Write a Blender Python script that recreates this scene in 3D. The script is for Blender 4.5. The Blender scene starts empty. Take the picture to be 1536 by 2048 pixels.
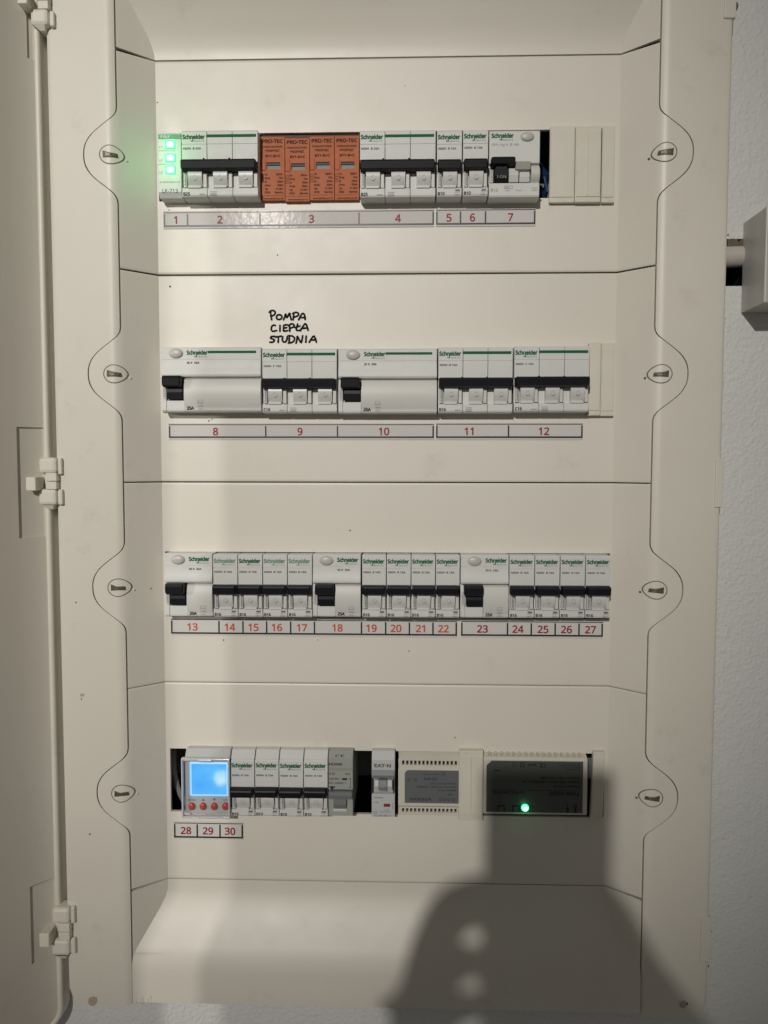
import bpy, bmesh, math, random
from mathutils import Vector, Matrix
random.seed(7)
S = bpy.context.scene
COL = S.collection

# ------------------------------------------------------------------ camera
F_PX, CX, CY, CAM_D = 1538.0, 768.0, 1024.0, 0.555
YAW, PITCH, ROLL = -0.02974, 0.05878, 0.00129
fw = Vector((math.sin(YAW)*math.cos(PITCH), math.cos(YAW)*math.cos(PITCH), -math.sin(PITCH)))
rt0 = Vector((math.cos(YAW), -math.sin(YAW), 0)); up0 = rt0.cross(fw)
RT = rt0*math.cos(ROLL) + up0*math.sin(ROLL)
UP = up0*math.cos(ROLL) - rt0*math.sin(ROLL)
cam = bpy.data.cameras.new('camera'); camo = bpy.data.objects.new('camera', cam); COL.objects.link(camo)
camo.matrix_world = Matrix(((RT.x, UP.x, -fw.x, 0), (RT.y, UP.y, -fw.y, -CAM_D), (RT.z, UP.z, -fw.z, 0), (0, 0, 0, 1)))
cam.sensor_fit = 'VERTICAL'; cam.sensor_height = 24.0; cam.lens = 24.0*F_PX/2048.0
cam.clip_start = 0.01; cam.clip_end = 60
S.camera = camo

def W(px, py, Y):
    """measure: photo pixel -> (X, Z) on the plane at depth Y"""
    d = fw + RT*((px-CX)/F_PX) - UP*((py-CY)/F_PX)
    t = (Y+CAM_D)/d.y
    return d.x*t, d.z*t

# ------------------------------------------------------------------ light
w = bpy.data.worlds.new('World'); S.world = w; w.use_nodes = True
bg = w.node_tree.nodes['Background']; bg.inputs[0].default_value = (1.0, 0.96, 0.885, 1); bg.inputs[1].default_value = 0.098
S.view_settings.view_transform = 'Standard'; S.view_settings.look = 'None'
S.view_settings.exposure = 0.09; S.view_settings.gamma = 1.0
def point(name, loc, watts, col, r):
    l = bpy.data.lights.new(name, 'POINT'); l.energy = watts; l.color = col; l.shadow_soft_size = r
    o = bpy.data.objects.new(name, l); COL.objects.link(o); o.location = loc; return o
LAMP1 = Vector((-0.70, -3.3, 1.24)); ADDED_LAMP = Vector((-3.15, -3.0, 0.62))
sl_ = bpy.data.lights.new('ceiling_lamp', 'SPOT'); sl_.energy = 308; sl_.color = (1.0, 0.96, 0.90); sl_.shadow_soft_size = .038
sl_.spot_size = math.radians(20.6); sl_.spot_blend = 1.0
so_ = bpy.data.objects.new('ceiling_lamp', sl_); COL.objects.link(so_); so_.location = LAMP1
so_.rotation_euler = (Vector((-.16, 0, .085))-LAMP1).to_track_quat('-Z', 'Y').to_euler()
point('added_side_light', ADDED_LAMP, 165, (1.0, 0.96, 0.90), 0.0012)  # added light standing in for a reflection off the open door

# ------------------------------------------------------------------ materials
MATS = {}
def mat(name, col, rough=0.45, noise=0.0, nscale=30, bump=0.0, bscale=400, emit=None, estr=0, metal=0.0, spec=0.5, smudge=None, coat=0.0, mottle=0.0):
    if name in MATS: return MATS[name]
    m = bpy.data.materials.new(name); m.use_nodes = True; nt = m.node_tree; b = nt.nodes['Principled BSDF']
    b.inputs['Base Color'].default_value = (*col, 1); b.inputs['Roughness'].default_value = rough
    b.inputs['Metallic'].default_value = metal; b.inputs['Specular IOR Level'].default_value = spec
    b.inputs['Coat Weight'].default_value = coat; b.inputs['Coat Roughness'].default_value = 0.08
    tc = nt.nodes.new('ShaderNodeTexCoord')
    last = None
    def mixc(fac_sock, a, bcol, mode='MIX'):
        mx = nt.nodes.new('ShaderNodeMix'); mx.data_type = 'RGBA'; mx.blend_type = mode
        nt.links.new(fac_sock, mx.inputs[0])
        if hasattr(a, 'links'): nt.links.new(a, mx.inputs[6])
        else: mx.inputs[6].default_value = (*a, 1)
        mx.inputs[7].default_value = (*bcol, 1)
        return mx.outputs[2]
    cur = col
    if noise:
        n = nt.nodes.new('ShaderNodeTexNoise'); n.inputs['Scale'].default_value = nscale; n.inputs['Detail'].default_value = 5
        nt.links.new(tc.outputs['Object'], n.inputs['Vector'])
        mr = nt.nodes.new('ShaderNodeMapRange'); mr.inputs[1].default_value = 0.35; mr.inputs[2].default_value = 0.75; mr.inputs[4].default_value = noise
        nt.links.new(n.outputs[0], mr.inputs[0])
        cur = mixc(mr.outputs[0], cur, (col[0]*.72, col[1]*.68, col[2]*.60))
        nt.links.new(cur, b.inputs['Base Color'])
    if smudge:   # finger marks and rubbed dirt, isolated soft patches
        n2 = nt.nodes.new('ShaderNodeTexNoise'); n2.inputs['Scale'].default_value = smudge[1]; n2.inputs['Detail'].default_value = 7; n2.inputs['Roughness'].default_value = 0.7
        nt.links.new(tc.outputs['Object'], n2.inputs['Vector'])
        mr2 = nt.nodes.new('ShaderNodeMapRange'); mr2.inputs[1].default_value = 0.60; mr2.inputs[2].default_value = 0.78; mr2.inputs[4].default_value = smudge[0]
        nt.links.new(n2.outputs[0], mr2.inputs[0])
        cur = mixc(mr2.outputs[0], cur, (.20, .17, .12)); nt.links.new(cur, b.inputs['Base Color'])
        ra = nt.nodes.new('ShaderNodeMapRange'); ra.inputs[1].default_value = 0.3; ra.inputs[2].default_value = 0.7; ra.inputs[3].default_value = rough-.02; ra.inputs[4].default_value = rough+.05
        nt.links.new(n2.outputs[0], ra.inputs[0]); nt.links.new(ra.outputs[0], b.inputs['Roughness'])
    if bump:
        n3 = nt.nodes.new('ShaderNodeTexNoise'); n3.inputs['Scale'].default_value = bscale; n3.inputs['Detail'].default_value = 4
        nt.links.new(tc.outputs['Object'], n3.inputs['Vector'])
        bp = nt.nodes.new('ShaderNodeBump'); bp.inputs['Strength'].default_value = bump; bp.inputs['Distance'].default_value = 0.001
        nt.links.new(n3.outputs[0], bp.inputs['Height']); nt.links.new(bp.outputs[0], b.inputs['Normal'])
    if emit:
        b.inputs['Emission Color'].default_value = (*emit, 1); b.inputs['Emission Strength'].default_value = estr
    MATS[name] = m; return m

CREAM = mat('cream_plastic', (.70, .665, .585), .42, noise=.16, nscale=9, smudge=(.22, 26), bump=.04, bscale=900)
COVER = mat('cover_plastic', (.70, .665, .59), .40, noise=.16, nscale=11, smudge=(.20, 22), bump=.04, bscale=900)
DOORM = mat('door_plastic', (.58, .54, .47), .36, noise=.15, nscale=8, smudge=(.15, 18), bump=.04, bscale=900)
BLANK = mat('blank_plastic', (.66, .63, .54), .48, noise=.25, nscale=40, smudge=(.55, 95))
GREYW = mat('breaker_plastic', (.63, .635, .61), .44, noise=.12, nscale=60, smudge=(.15, 120), spec=.3)
GREYL = mat('breaker_lower_plastic', (.59, .585, .55), .42, noise=.10, nscale=60, spec=.35)
HUB = mat('hub_plastic', (.60, .60, .575), .32, spec=.35)
EMBL = mat('emblem_grey', (.44, .44, .42), .4)
BLACK = mat('black_toggle', (.008, .009, .012), .45, noise=.3, nscale=200, spec=.2)
DARK = mat('cavity_shade', (.008, .009, .014), .7)  # near-black colour carries the shade inside the openings
GREEN = mat('brand_green', (.008, .115, .045), .6, spec=.15)
GREENF = mat('brand_green_worn', (.16, .30, .20), .5, noise=.8, nscale=300)
INK = mat('black_print', (.02, .02, .022), .6, spec=.15)
INKG = mat('grey_print', (.14, .14, .14), .5)
INKL = mat('pale_print', (.30, .30, .29), .5)
MARK = mat('marker_ink', (.006, .006, .007), .6, spec=.1)
LABEL = mat('label_tape', (.60, .585, .56), .13, noise=.08, nscale=20, bump=.08, bscale=260, spec=.014)
RED = mat('red_number', (.29, .022, .038), .45, spec=.2)
REDO = mat('orange_red_number', (.55, .085, .045), .4, noise=.4, nscale=260)
BORDER = mat('label_border', (.012, .012, .012), .4)
ORANGE = mat('orange_plastic', (.44, .11, .028), .5, noise=.25, nscale=50, smudge=(.15, 90), spec=.25)
OPRINT = mat('brown_print', (.028, .008, .004), .6, spec=.2)
WINDOWG = mat('indicator_window', (.20, .215, .19), .55)
BUTTON = mat('grey_button', (.50, .485, .445), .38)
METAL = mat('screw_metal', (.13, .11, .08), .42, metal=.4)
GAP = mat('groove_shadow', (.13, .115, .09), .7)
NOARK = mat('grey_green_plastic', (.33, .34, .31), .36)
NOARKD = mat('mid_grey_plastic', (.17, .18, .18), .36)
EATONG = mat('pale_grey_plastic', (.50, .51, .50), .34)
EATOND = mat('slate_plastic', (.20, .215, .225), .34)
PSUW = mat('supply_plastic', (.60, .57, .49), .42, noise=.15, nscale=40)
PSUL1 = mat('slate_label', (.125, .13, .137), .35, noise=.1, nscale=80)
PSUL2 = mat('charcoal_label', (.075, .079, .074), .33, noise=.2, nscale=60)
REDB = mat('red_button', (.50, .07, .045), .3)
CODE = mat('code_sticker', (.52, .52, .50), .5)
WIREB = mat('blue_wire', (.012, .035, .11), .35)
WIREG = mat('grey_wire', (.22, .22, .23), .4)
STAIN = mat('dirt_speck', (.07, .055, .04), .7)
STAINL = mat('faint_rust_stain', (.40, .32, .22), .6)
LEDG = mat('green_led', (.05, .6, .2), .3, emit=(.03, 1.0, .22), estr=1.6)
LEDC = mat('green_led_core', (.5, 1, .7), .3, emit=(.42, 1.0, .62), estr=3.0)
LEDP = mat('supply_led', (.05, .6, .2), .3, emit=(.12, 1.0, .42), estr=2.0)
JBOX = mat('junction_box_plastic', (.52, .51, .48), .4, noise=.15, nscale=40)
PIPE = mat('conduit_grey', (.50, .475, .44), .4)
BRICK = mat('broken_plaster', (.16, .125, .09), .9, noise=.9, nscale=200, bump=1.0, bscale=350)

def wall_material():
    m = bpy.data.materials.new('painted_plaster'); m.use_nodes = True; nt = m.node_tree; b = nt.nodes['Principled BSDF']
    b.inputs['Base Color'].default_value = (.70, .70, .68, 1); b.inputs['Roughness'].default_value = .62
    tc = nt.nodes.new('ShaderNodeTexCoord')
    n1 = nt.nodes.new('ShaderNodeTexNoise'); n1.inputs['Scale'].default_value = 380; n1.inputs['Detail'].default_value = 2; n1.inputs['Distortion'].default_value = .15
    n2 = nt.nodes.new('ShaderNodeTexNoise'); n2.inputs['Scale'].default_value = 190; n2.inputs['Detail'].default_value = 2
    n3 = nt.nodes.new('ShaderNodeTexNoise'); n3.inputs['Scale'].default_value = 14; n3.inputs['Detail'].default_value = 4
    for n in (n1, n2, n3): nt.links.new(tc.outputs['Object'], n.inputs['Vector'])
    mr = nt.nodes.new('ShaderNodeMapRange'); mr.inputs[1].default_value = .30; mr.inputs[2].default_value = .80
    nt.links.new(n1.outputs[0], mr.inputs[0])
    mu = nt.nodes.new('ShaderNodeMath'); mu.operation = 'MULTIPLY'; nt.links.new(mr.outputs[0], mu.inputs[0]); nt.links.new(n2.outputs[0], mu.inputs[1])
    ad = nt.nodes.new('ShaderNodeMath'); ad.operation = 'MULTIPLY_ADD'; nt.links.new(n2.outputs[0], ad.inputs[0]); ad.inputs[1].default_value = .6; nt.links.new(mu.outputs[0], ad.inputs[2])
    bp = nt.nodes.new('ShaderNodeBump'); bp.inputs['Strength'].default_value = .42; bp.inputs['Distance'].default_value = .0016
    nt.links.new(ad.outputs[0], bp.inputs['Height']); nt.links.new(bp.outputs[0], b.inputs['Normal'])
    mx = nt.nodes.new('ShaderNodeMix'); mx.data_type = 'RGBA'; nt.links.new(n3.outputs[0], mx.inputs[0])
    mx.inputs[6].default_value = (.72, .72, .70, 1); mx.inputs[7].default_value = (.65, .65, .63, 1)
    nt.links.new(mx.outputs[2], b.inputs['Base Color'])
    return m
WALL = wall_material()

def screen_material():
    m = bpy.data.materials.new('blue_backlight'); m.use_nodes = True; nt = m.node_tree; b = nt.nodes['Principled BSDF']
    b.inputs['Base Color'].default_value = (.02, .05, .1, 1); b.inputs['Roughness'].default_value = .2
    tc = nt.nodes.new('ShaderNodeTexCoord'); n = nt.nodes.new('ShaderNodeTexNoise'); n.inputs['Scale'].default_value = 55; n.inputs['Detail'].default_value = 2
    nt.links.new(tc.outputs['Object'], n.inputs['Vector'])
    cr = nt.nodes.new('ShaderNodeValToRGB'); cr.color_ramp.elements[0].position = .3; cr.color_ramp.elements[1].position = .72
    cr.color_ramp.elements[0].color = (.06, .38, .97, 1); cr.color_ramp.elements[1].color = (.11, .52, 1.0, 1)
    mp = nt.nodes.new('ShaderNodeMapping'); mp.inputs['Location'].default_value = SPOT_AT; mp.inputs['Scale'].default_value = (80, 80, 80); mp.vector_type = 'TEXTURE'
    mp.inputs['Scale'].default_value = (.010, .010, .010); nt.links.new(tc.outputs['Object'], mp.inputs['Vector'])
    gr = nt.nodes.new('ShaderNodeTexGradient'); gr.gradient_type = 'SPHERICAL'; nt.links.new(mp.outputs[0], gr.inputs[0])
    ad = nt.nodes.new('ShaderNodeMath'); ad.operation = 'ADD'; nt.links.new(n.outputs[0], ad.inputs[0]); gm = nt.nodes.new('ShaderNodeMath'); gm.operation = 'MULTIPLY'; gm.inputs[1].default_value = .55; nt.links.new(gr.outputs['Fac'], gm.inputs[0]); nt.links.new(gm.outputs[0], ad.inputs[1])
    e2 = cr.color_ramp.elements.new(1.0); e2.color = (.55, .85, 1.0, 1)
    nt.links.new(ad.outputs[0], cr.inputs[0]); nt.links.new(cr.outputs[0], b.inputs['Emission Color']); b.inputs['Emission Strength'].default_value = .95
    return m
SPOT_AT = (.0115, -.0566, .0270); SCREEN = screen_material()
SCREENE = mat('backlight_rim', (.1, .2, .3), .3, emit=(.28, .60, 1.0), estr=1.0)

def clear_material():
    m = bpy.data.materials.new('clear_lid'); m.use_nodes = True; nt = m.node_tree
    out = nt.nodes['Material Output']; b = nt.nodes['Principled BSDF']
    nt.nodes.remove(b); b = nt.nodes.new('ShaderNodeBsdfGlossy'); b.inputs['Roughness'].default_value = .1
    tr = nt.nodes.new('ShaderNodeBsdfTransparent'); mx = nt.nodes.new('ShaderNodeMixShader'); mx.inputs[0].default_value = .06
    nt.links.new(tr.outputs[0], mx.inputs[1]); nt.links.new(b.outputs[0], mx.inputs[2]); nt.links.new(mx.outputs[0], out.inputs['Surface'])
    return m
CLEAR = clear_material()

# ------------------------------------------------------------------ helpers
def origin(o):
    p = Vector((0, 0, 0))
    while o is not None:
        p = p + Vector(o.location); o = o.parent
    return p
def tag(o, label=None, cat=None, group=None, kind=None):
    if label: o['label'] = label
    if cat: o['category'] = cat
    if group: o['group'] = group
    if kind: o['kind'] = kind
    return o
def thing(name, label, cat, loc, group=None):
    o = bpy.data.objects.new(name, None); COL.objects.link(o); o.location = loc; o.empty_display_size = .01
    return tag(o, label, cat, group)
def link(name, me, m, parent=None, shift=True):
    o = bpy.data.objects.new(name, me); COL.objects.link(o)
    if m is not None and not me.materials: me.materials.append(m)
    if parent is not None: o.parent = parent
    return o

class MB:
    def __init__(self): self.v = []; self.f = []
    def add(self, vs, fs):
        n = len(self.v); self.v += [tuple(p) for p in vs]; self.f += [tuple(i+n for i in q) for q in fs]; return self
    def box(self, x0, x1, y0, y1, z0, z1, r=0.0):
        """chamfered box; chamfer r on the front (low y) edges and sides"""
        if r <= 0:
            vs = [(x, y, z) for x in (x0, x1) for y in (y0, y1) for z in (z0, z1)]
            fs = [(0, 1, 3, 2), (4, 6, 7, 5), (0, 4, 5, 1), (2, 3, 7, 6), (0, 2, 6, 4), (1, 5, 7, 3)]
            return self.add(vs, fs)
        bm = bmesh.new(); bmesh.ops.create_cube(bm, size=1)
        for v in bm.verts:
            v.co = Vector(((x0+x1)/2+v.co.x*(x1-x0), (y0+y1)/2+v.co.y*(y1-y0), (z0+z1)/2+v.co.z*(z1-z0)))
        bmesh.ops.bevel(bm, geom=list(bm.edges), offset=r, segments=2, affect='EDGES', profile=.5)
        bm.verts.index_update()
        self.add([v.co[:] for v in bm.verts], [[v.index for v in f.verts] for f in bm.faces]); bm.free(); return self
    def prism(self, prof, x0, x1, inset=0.0):
        """(y, z) outline swept along x; inset chamfers the two ends"""
        n = len(prof)
        cy = sum(p[0] for p in prof)/n; cz = sum(p[1] for p in prof)/n
        if inset > 0:
            def sh(p):
                dy, dz = p[0]-cy, p[1]-cz; L = math.hypot(dy, dz) or 1; k = max(0, (L-inset*1.2)/L); return (cy+dy*k, cz+dz*k)
            rings = [(x0, [sh(p) for p in prof]), (x0+inset, prof), (x1-inset, prof), (x1, [sh(p) for p in prof])]
        else: rings = [(x0, prof), (x1, prof)]
        vs = [(x, p[0], p[1]) for x, r in rings for p in r]; fs = []
        for k in range(len(rings)-1):
            for i in range(n):
                j = (i+1) % n; fs.append((k*n+i, k*n+j, (k+1)*n+j, (k+1)*n+i))
        fs.append(tuple(range(n-1, -1, -1))); fs.append(tuple(range((len(rings)-1)*n, len(rings)*n)))
        return self.add(vs, fs)
    def outline(self, pts, y0, y1):
        """(x, z) outline extruded from y0 (front) to y1"""
        n = len(pts); vs = [(p[0], y0, p[1]) for p in pts]+[(p[0], y1, p[1]) for p in pts]
        fs = [tuple(range(n)), tuple(range(2*n-1, n-1, -1))]
        for i in range(n):
            j = (i+1) % n; fs.append((i, j, n+j, n+i))
        return self.add(vs, fs)
    def disc(self, cx, cz, rx, rz, y0, y1, seg=20, dome=0.0, ang=0.0):
        rings = [(1, y1), (1, y0+min(.0004, (y1-y0)*.5)), (.93, y0)]
        if dome: rings += [(.7, y0-dome*.5), (.4, y0-dome*.85)]
        vs = []; fs = []
        for k, yy in rings:
            for i in range(seg):
                a = 2*math.pi*i/seg; vs.append((cx+rx*k*math.cos(a), yy, cz+rz*k*math.sin(a)))
        for q in range(len(rings)-1):
            for i in range(seg):
                j = (i+1) % seg; fs.append((q*seg+i, q*seg+j, (q+1)*seg+j, (q+1)*seg+i))
        vs.append((cx, y0-dome, cz)); c = len(vs)-1; b = (len(rings)-1)*seg
        for i in range(seg): fs.append((b+i, b+(i+1) % seg, c))
        return self.add(vs, fs)
    def tube(self, pts, r, seg=10):
        P = [Vector(p) for p in pts]; vs = []; fs = []
        for i, p in enumerate(P):
            t = (P[min(i+1, len(P)-1)]-P[max(i-1, 0)]).normalized()
            a = t.cross(Vector((.31, .2, .93))).normalized(); b = t.cross(a)
            rr = r[i] if isinstance(r, (list, tuple)) else r
            for k in range(seg):
                q = 2*math.pi*k/seg; vs.append(p+a*rr*math.cos(q)+b*rr*math.sin(q))
        for i in range(len(P)-1):
            for k in range(seg):
                k2 = (k+1) % seg; fs.append((i*seg+k, i*seg+k2, (i+1)*seg+k2, (i+1)*seg+k))
        fs.append(tuple(range(seg))); fs.append(tuple(range((len(P)-1)*seg, len(P)*seg)))
        return self.add(vs, fs)
    def build(self, name, m, parent=None, smooth=None):
        o = origin(parent); me = bpy.data.meshes.new(name)
        bm = bmesh.new(); vv = [bm.verts.new((p[0]-o.x, p[1]-o.y, p[2]-o.z)) for p in self.v]
        for q in self.f:
            try: bm.faces.new([vv[i] for i in q])
            except ValueError: pass
        bmesh.ops.remove_doubles(bm, verts=bm.verts, dist=2e-6)
        bmesh.ops.recalc_face_normals(bm, faces=bm.faces)
        bm.to_mesh(me); bm.free()
        if smooth:
            for p in me.polygons: p.use_smooth = True
            me.set_sharp_from_angle(angle=math.radians(smooth))
        ob = link(name, me, m, parent); ob.location = (0, 0, 0)
        return ob

TXT = {}
import os
try:
    FONT = bpy.data.fonts.load(os.path.join(bpy.utils.system_resource('DATAFILES'), 'fonts', 'NotoSansHebrew-Regular.woff2'))   # typeface bundled with Blender
except Exception:
    FONT = None
def text_verts(s, bold):
    k = s
    if k in TXT: return TXT[k]
    cu = bpy.data.curves.new('txt', 'FONT'); cu.body = s
    if FONT: cu.font = FONT
    cu.size = 1; cu.resolution_u = 3; cu.fill_mode = 'FRONT'
    ob = bpy.data.objects.new('txt', cu); COL.objects.link(ob)
    me = bpy.data.meshes.new_from_object(ob)
    vs = [(v.co.x, v.co.y) for v in me.vertices]; fs = [tuple(p.vertices) for p in me.polygons]
    bpy.data.objects.remove(ob); bpy.data.curves.remove(cu); bpy.data.meshes.remove(me)
    TXT[k] = (vs, fs); return TXT[k]
def put_text(mb, s, x, z, hgt, Y, width=None, align='L', bold=0.0, rot=0):
    """letters of cap height hgt with their base line at z; rot in degrees about the view axis"""
    vs, fs = text_verts(s, bold)
    if not vs: return mb
    x0 = min(v[0] for v in vs); x1 = max(v[0] for v in vs)
    cap = 0.714
    sz = hgt/cap; sx = sz if width is None else width/(x1-x0)
    W_ = (x1-x0)*sx; ox = {'L': 0, 'C': -W_/2, 'R': -W_}[align]
    c, sn = math.cos(math.radians(rot)), math.sin(math.radians(rot))
    rr_ = bold*.75     # heavier weights: the letter repeated round a small circle, each a hair in front of the last
    ring = [(0, 0)]+([(rr_*math.cos(q*math.pi/3), rr_*math.sin(q*math.pi/3)) for q in range(6)] if bold > .008 else [])
    for i, (da, db) in enumerate(ring):
        out = []
        for a, b in vs:
            u = (a-x0+da)*sx+ox; v = (b+db)*sz
            out.append((x+u*c-v*sn, Y-i*3e-6, z+u*sn+v*c))
        mb.add(out, fs)
    return mb
def text(parent, name, s, x, z, hgt, Y, m, **k):
    return put_text(MB(), s, x, z, hgt, Y-.00012, **k).build(name, m, parent)

def lerp(a, b, t): return a+(b-a)*t
def interp(tab, x):
    if x <= tab[0][0]: return tab[0][1]
    for (a, b), (c, d) in zip(tab, tab[1:]):
        if x <= c: return lerp(b, d, (x-a)/(c-a))
    return tab[-1][1]
def smooth_interp(tab, x, r):
    return sum(interp(tab, x+r*k/4) for k in range(-4, 5))/9

# ------------------------------------------------------------------ enclosure
XL, XR = -.17835, .14726
SEAMS = [.28554, .1369, -.01122, -.15911, -.30878]
TOPZ = .372
FRAME_BOT = W(200, 2010, -.0205)[1]; COVER_BOT = W(700, 2014, -.0205)[1]
YW = -.0075                 # plaster surface
T_IN, T_OUT = .0214, .0681
def prof(t):
    """depth of the surround t metres outward of the flat panel: slope, rounded shoulder, flat"""
    if t <= 0: return 0.0
    if t < .0192: return -.88*t
    s = min(t-.0192, .0085)
    y = -(.88*.0192+.88*(s-s*s/.017))
    if t > T_OUT-.0022:
        q = (t-T_OUT+.0022)/.0022; y += .0016*(1-math.sqrt(max(0, 1-q*q)))
    return y
BUMP = [(0, .0226), (.005, .0222), (.010, .0202), (.0145, .0166), (.0185, .0116), (.0215, .0076), (.0245, .0034), (.0275, .0010), (.0305, 0)]
FAST_Z = {-1: [W(222, 310, -.02)[1], W(228, 748, -.02)[1], W(236, 1175, -.02)[1], W(243, 1585, -.02)[1]],
          1: [W(1330, 305, -.02)[1], W(1323, 748, -.02)[1], W(1312, 1180, -.02)[1], W(1304, 1595, -.02)[1]]}
def t_cut(z, side):
    d = min(abs(z-q) for q in FAST_Z[side])
    return T_IN+smooth_interp([(-b[0], b[1]) for b in reversed(BUMP[1:])]+BUMP, d, .0025)
def xs(t, side): return XL-t if side < 0 else XR+t
def surf(x):
    return prof(XL-x) if x < XL else prof(x-XR) if x > XR else 0.0

board = thing('distribution_board', 'cream flush mounted distribution board with four rows of breakers and its hinged door open', 'distribution board', (0, 0, FRAME_BOT))

def grid_part(name, rows, m, parent, skirt=.0028, skip=None):
    """rows: list of equal-length lists of points; open sheet with its rim turned back"""
    bm = bmesh.new(); o = origin(parent)
    V = [[bm.verts.new((p[0]-o.x, p[1]-o.y, p[2]-o.z)) for p in r] for r in rows]
    for i in range(len(V)-1):
        for j in range(len(V[0])-1):
            if skip and skip(i, j): continue
            bm.faces.new((V[i][j], V[i+1][j], V[i+1][j+1], V[i][j+1]))
    loose = [v for v in bm.verts if not v.link_faces]
    bmesh.ops.delete(bm, geom=loose, context='VERTS')
    bmesh.ops.remove_doubles(bm, verts=bm.verts, dist=2e-5)
    bmesh.ops.dissolve_degenerate(bm, edges=bm.edges, dist=1e-6)
    for f in bm.faces:
        f.normal_update()
        if f.normal.y > 0: f.normal_flip()
    ed = [e for e in bm.edges if e.is_boundary]
    r = bmesh.ops.extrude_edge_only(bm, edges=ed)
    nv = [g for g in r['geom'] if isinstance(g, bmesh.types.BMVert)]
    if callable(skirt):
        for v in nv: v.co.y = skirt(v.co)-o.y
    else:
        for v in nv: v.co.y += skirt
    bmesh.ops.recalc_face_normals(bm, faces=bm.faces)
    # keep the front facing the viewer
    big = max(bm.faces, key=lambda f: f.calc_area())
    if big.normal.y > 0:
        for f in bm.faces: f.normal_flip()
    me = bpy.data.meshes.new(name); bm.to_mesh(me); bm.free()
    for p in me.polygons: p.use_smooth = True
    me.set_sharp_from_angle(angle=math.radians(28))
    ob = link(name, me, m, parent); ob.location = (0, 0, 0); return ob

def zlist(z0, z1, side=None):
    zz = [z0, z1]; z = z0
    for q in FAST_Z[-1]+FAST_Z[1]:
        k = -.034
        while k <= .034:
            if z0 < q+k < z1: zz.append(q+k)
            k += .0012
    n = max(2, int((z1-z0)/.012))
    zz += [lerp(z0, z1, i/n) for i in range(1, n)]
    zz = sorted(set(round(a, 5) for a in zz)); out = [zz[0]]
    for a in zz[1:]:
        if a-out[-1] > .0003: out.append(a)
    out[-1] = z1
    return out

GAPW = .00042
TF = [.0214, .0222, .023, .0238, .0246, .0256, .0266, .0278, .030, .033, .037, .042, .048, .056, .0640, T_OUT-.0022, T_OUT-.0014, T_OUT-.0007, T_OUT-.0002, T_OUT]
for side in (-1, 1):
    rows = []
    for z in zlist(FRAME_BOT, TOPZ):
        tc = t_cut(z, side)+GAPW
        shr = 0.0
        d = z-FRAME_BOT
        if d < .005: shr = .005-math.sqrt(max(0, .005**2-(.005-d)**2))
        rows.append([(xs(max(tc, min(t, T_OUT-shr)), side), prof(max(tc, min(t, T_OUT))), z) for t in TF])
    grid_part('side_frame', rows, CREAM, board, skirt=lambda co: .004 if abs(co.x-((XL-T_OUT) if co.x < 0 else (XR+T_OUT))) > .03 else YW+.002)

TCOV = [0, .0004, .004, .009, .014, .0186, .0195, .0203, .0211, .0219, .0228, .0237, .0246, .0256, .0266, .0278, .030, .033, .037, .042, .046]
def hole_px(x0, x1, y0, y1):
    a = W(x0, (y0+y1)/2, 0)[0]; b = W(x1, (y0+y1)/2, 0)[0]
    xm = (x0+x1)/2
    return a, b, W(xm, y1, 0)[1], W(xm, y0, 0)[1]
HOLES = [hole_px(317, 1227, 263, 399), hole_px(326, 1226, 698, 826), hole_px(331, 1219, 1105, 1236), hole_px(341, 1208, 1502, 1629)]
cover_plates = []; SG = [.00042, .00062, .00045, .00030, .00022]
for i in range(4):
    zt, zb = SEAMS[i]-SG[i], SEAMS[i+1]+SG[i+1]
    hx0, hx1, hz0, hz1 = HOLES[i]
    zz = sorted(set(zlist(zb, zt)) | {hz0, hz1, zb+.0009, zt-.0009, zb+.0016, zt-.0016, zb+.0024, zt-.0024})
    zz = [z for z in zz if z in (hz0, hz1) or min(abs(z-hz0), abs(z-hz1)) > .0003]
    tb = TCOV
    rows = []
    for z in zz:
        cl, cr = t_cut(z, -1)-GAPW, t_cut(z, 1)-GAPW
        def zadj(t):
            s = min(1, max(0, t/.02))
            if i == 0 and zt-z < .006: return z-.0016*s*(1-(zt-z)/.006)
            if i == 3 and z-zb < .006: return z+.0012*s*(1-(z-zb)/.006)
            return z
        r = [(xs(min(t, cl), -1), prof(min(t, cl)), zadj(t)) for t in reversed(tb)]
        r += [(hx0, 0, z), (hx1, 0, z)]
        r += [(xs(min(t, cr), 1), prof(min(t, cr)), zadj(t)) for t in tb]
        rows.append(r)
    for e_ in (0, -1): rows[e_] = [(a, y+.00045, c) for a, y, c in rows[e_]]
    n = len(tb)
    k0, k1 = zz.index(hz0), zz.index(hz1)
    cover_plates.append(grid_part('cover_plate', rows, COVER, board, skip=lambda a, b: k0 <= a < k1 and b == n))

def curved_cover(name, table, z_from, z_to, seam, gap):
    """end cover whose face swells from the flat panel out to the level of the frame"""
    n = 70; rows = []
    for k in range(n+1):
        z = lerp(z_from, z_to, k/n)
        s = smooth_interp(table, z, .0035)
        ts = min(s/.88, T_IN-GAPW)
        row = []
        for q in range(7):
            t = lerp(T_IN-GAPW, ts, q/6); row.append((xs(t, -1), -max(s, -prof(t)), z))
        for q in range(1, 12): row.append((lerp(xs(ts, -1), xs(ts, 1), q/12), -s, z))
        for q in range(7):
            t = lerp(ts, T_IN-GAPW, q/6); row.append((xs(t, 1), -max(s, -prof(t)), z))
        rows.append(row)
    return grid_part(name, rows, COVER, board, skirt=.003)
bt = []
for py, fr in ((2016, 1), (1936, 1), (1927, .97), (1905, .86), (1858, .53), (1817, .225), (1790, .055), (1776, .0), (1750, 0)):
    bt.append((W(300, py, -.0205*fr)[1], .0203*fr))
bt.sort()
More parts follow.
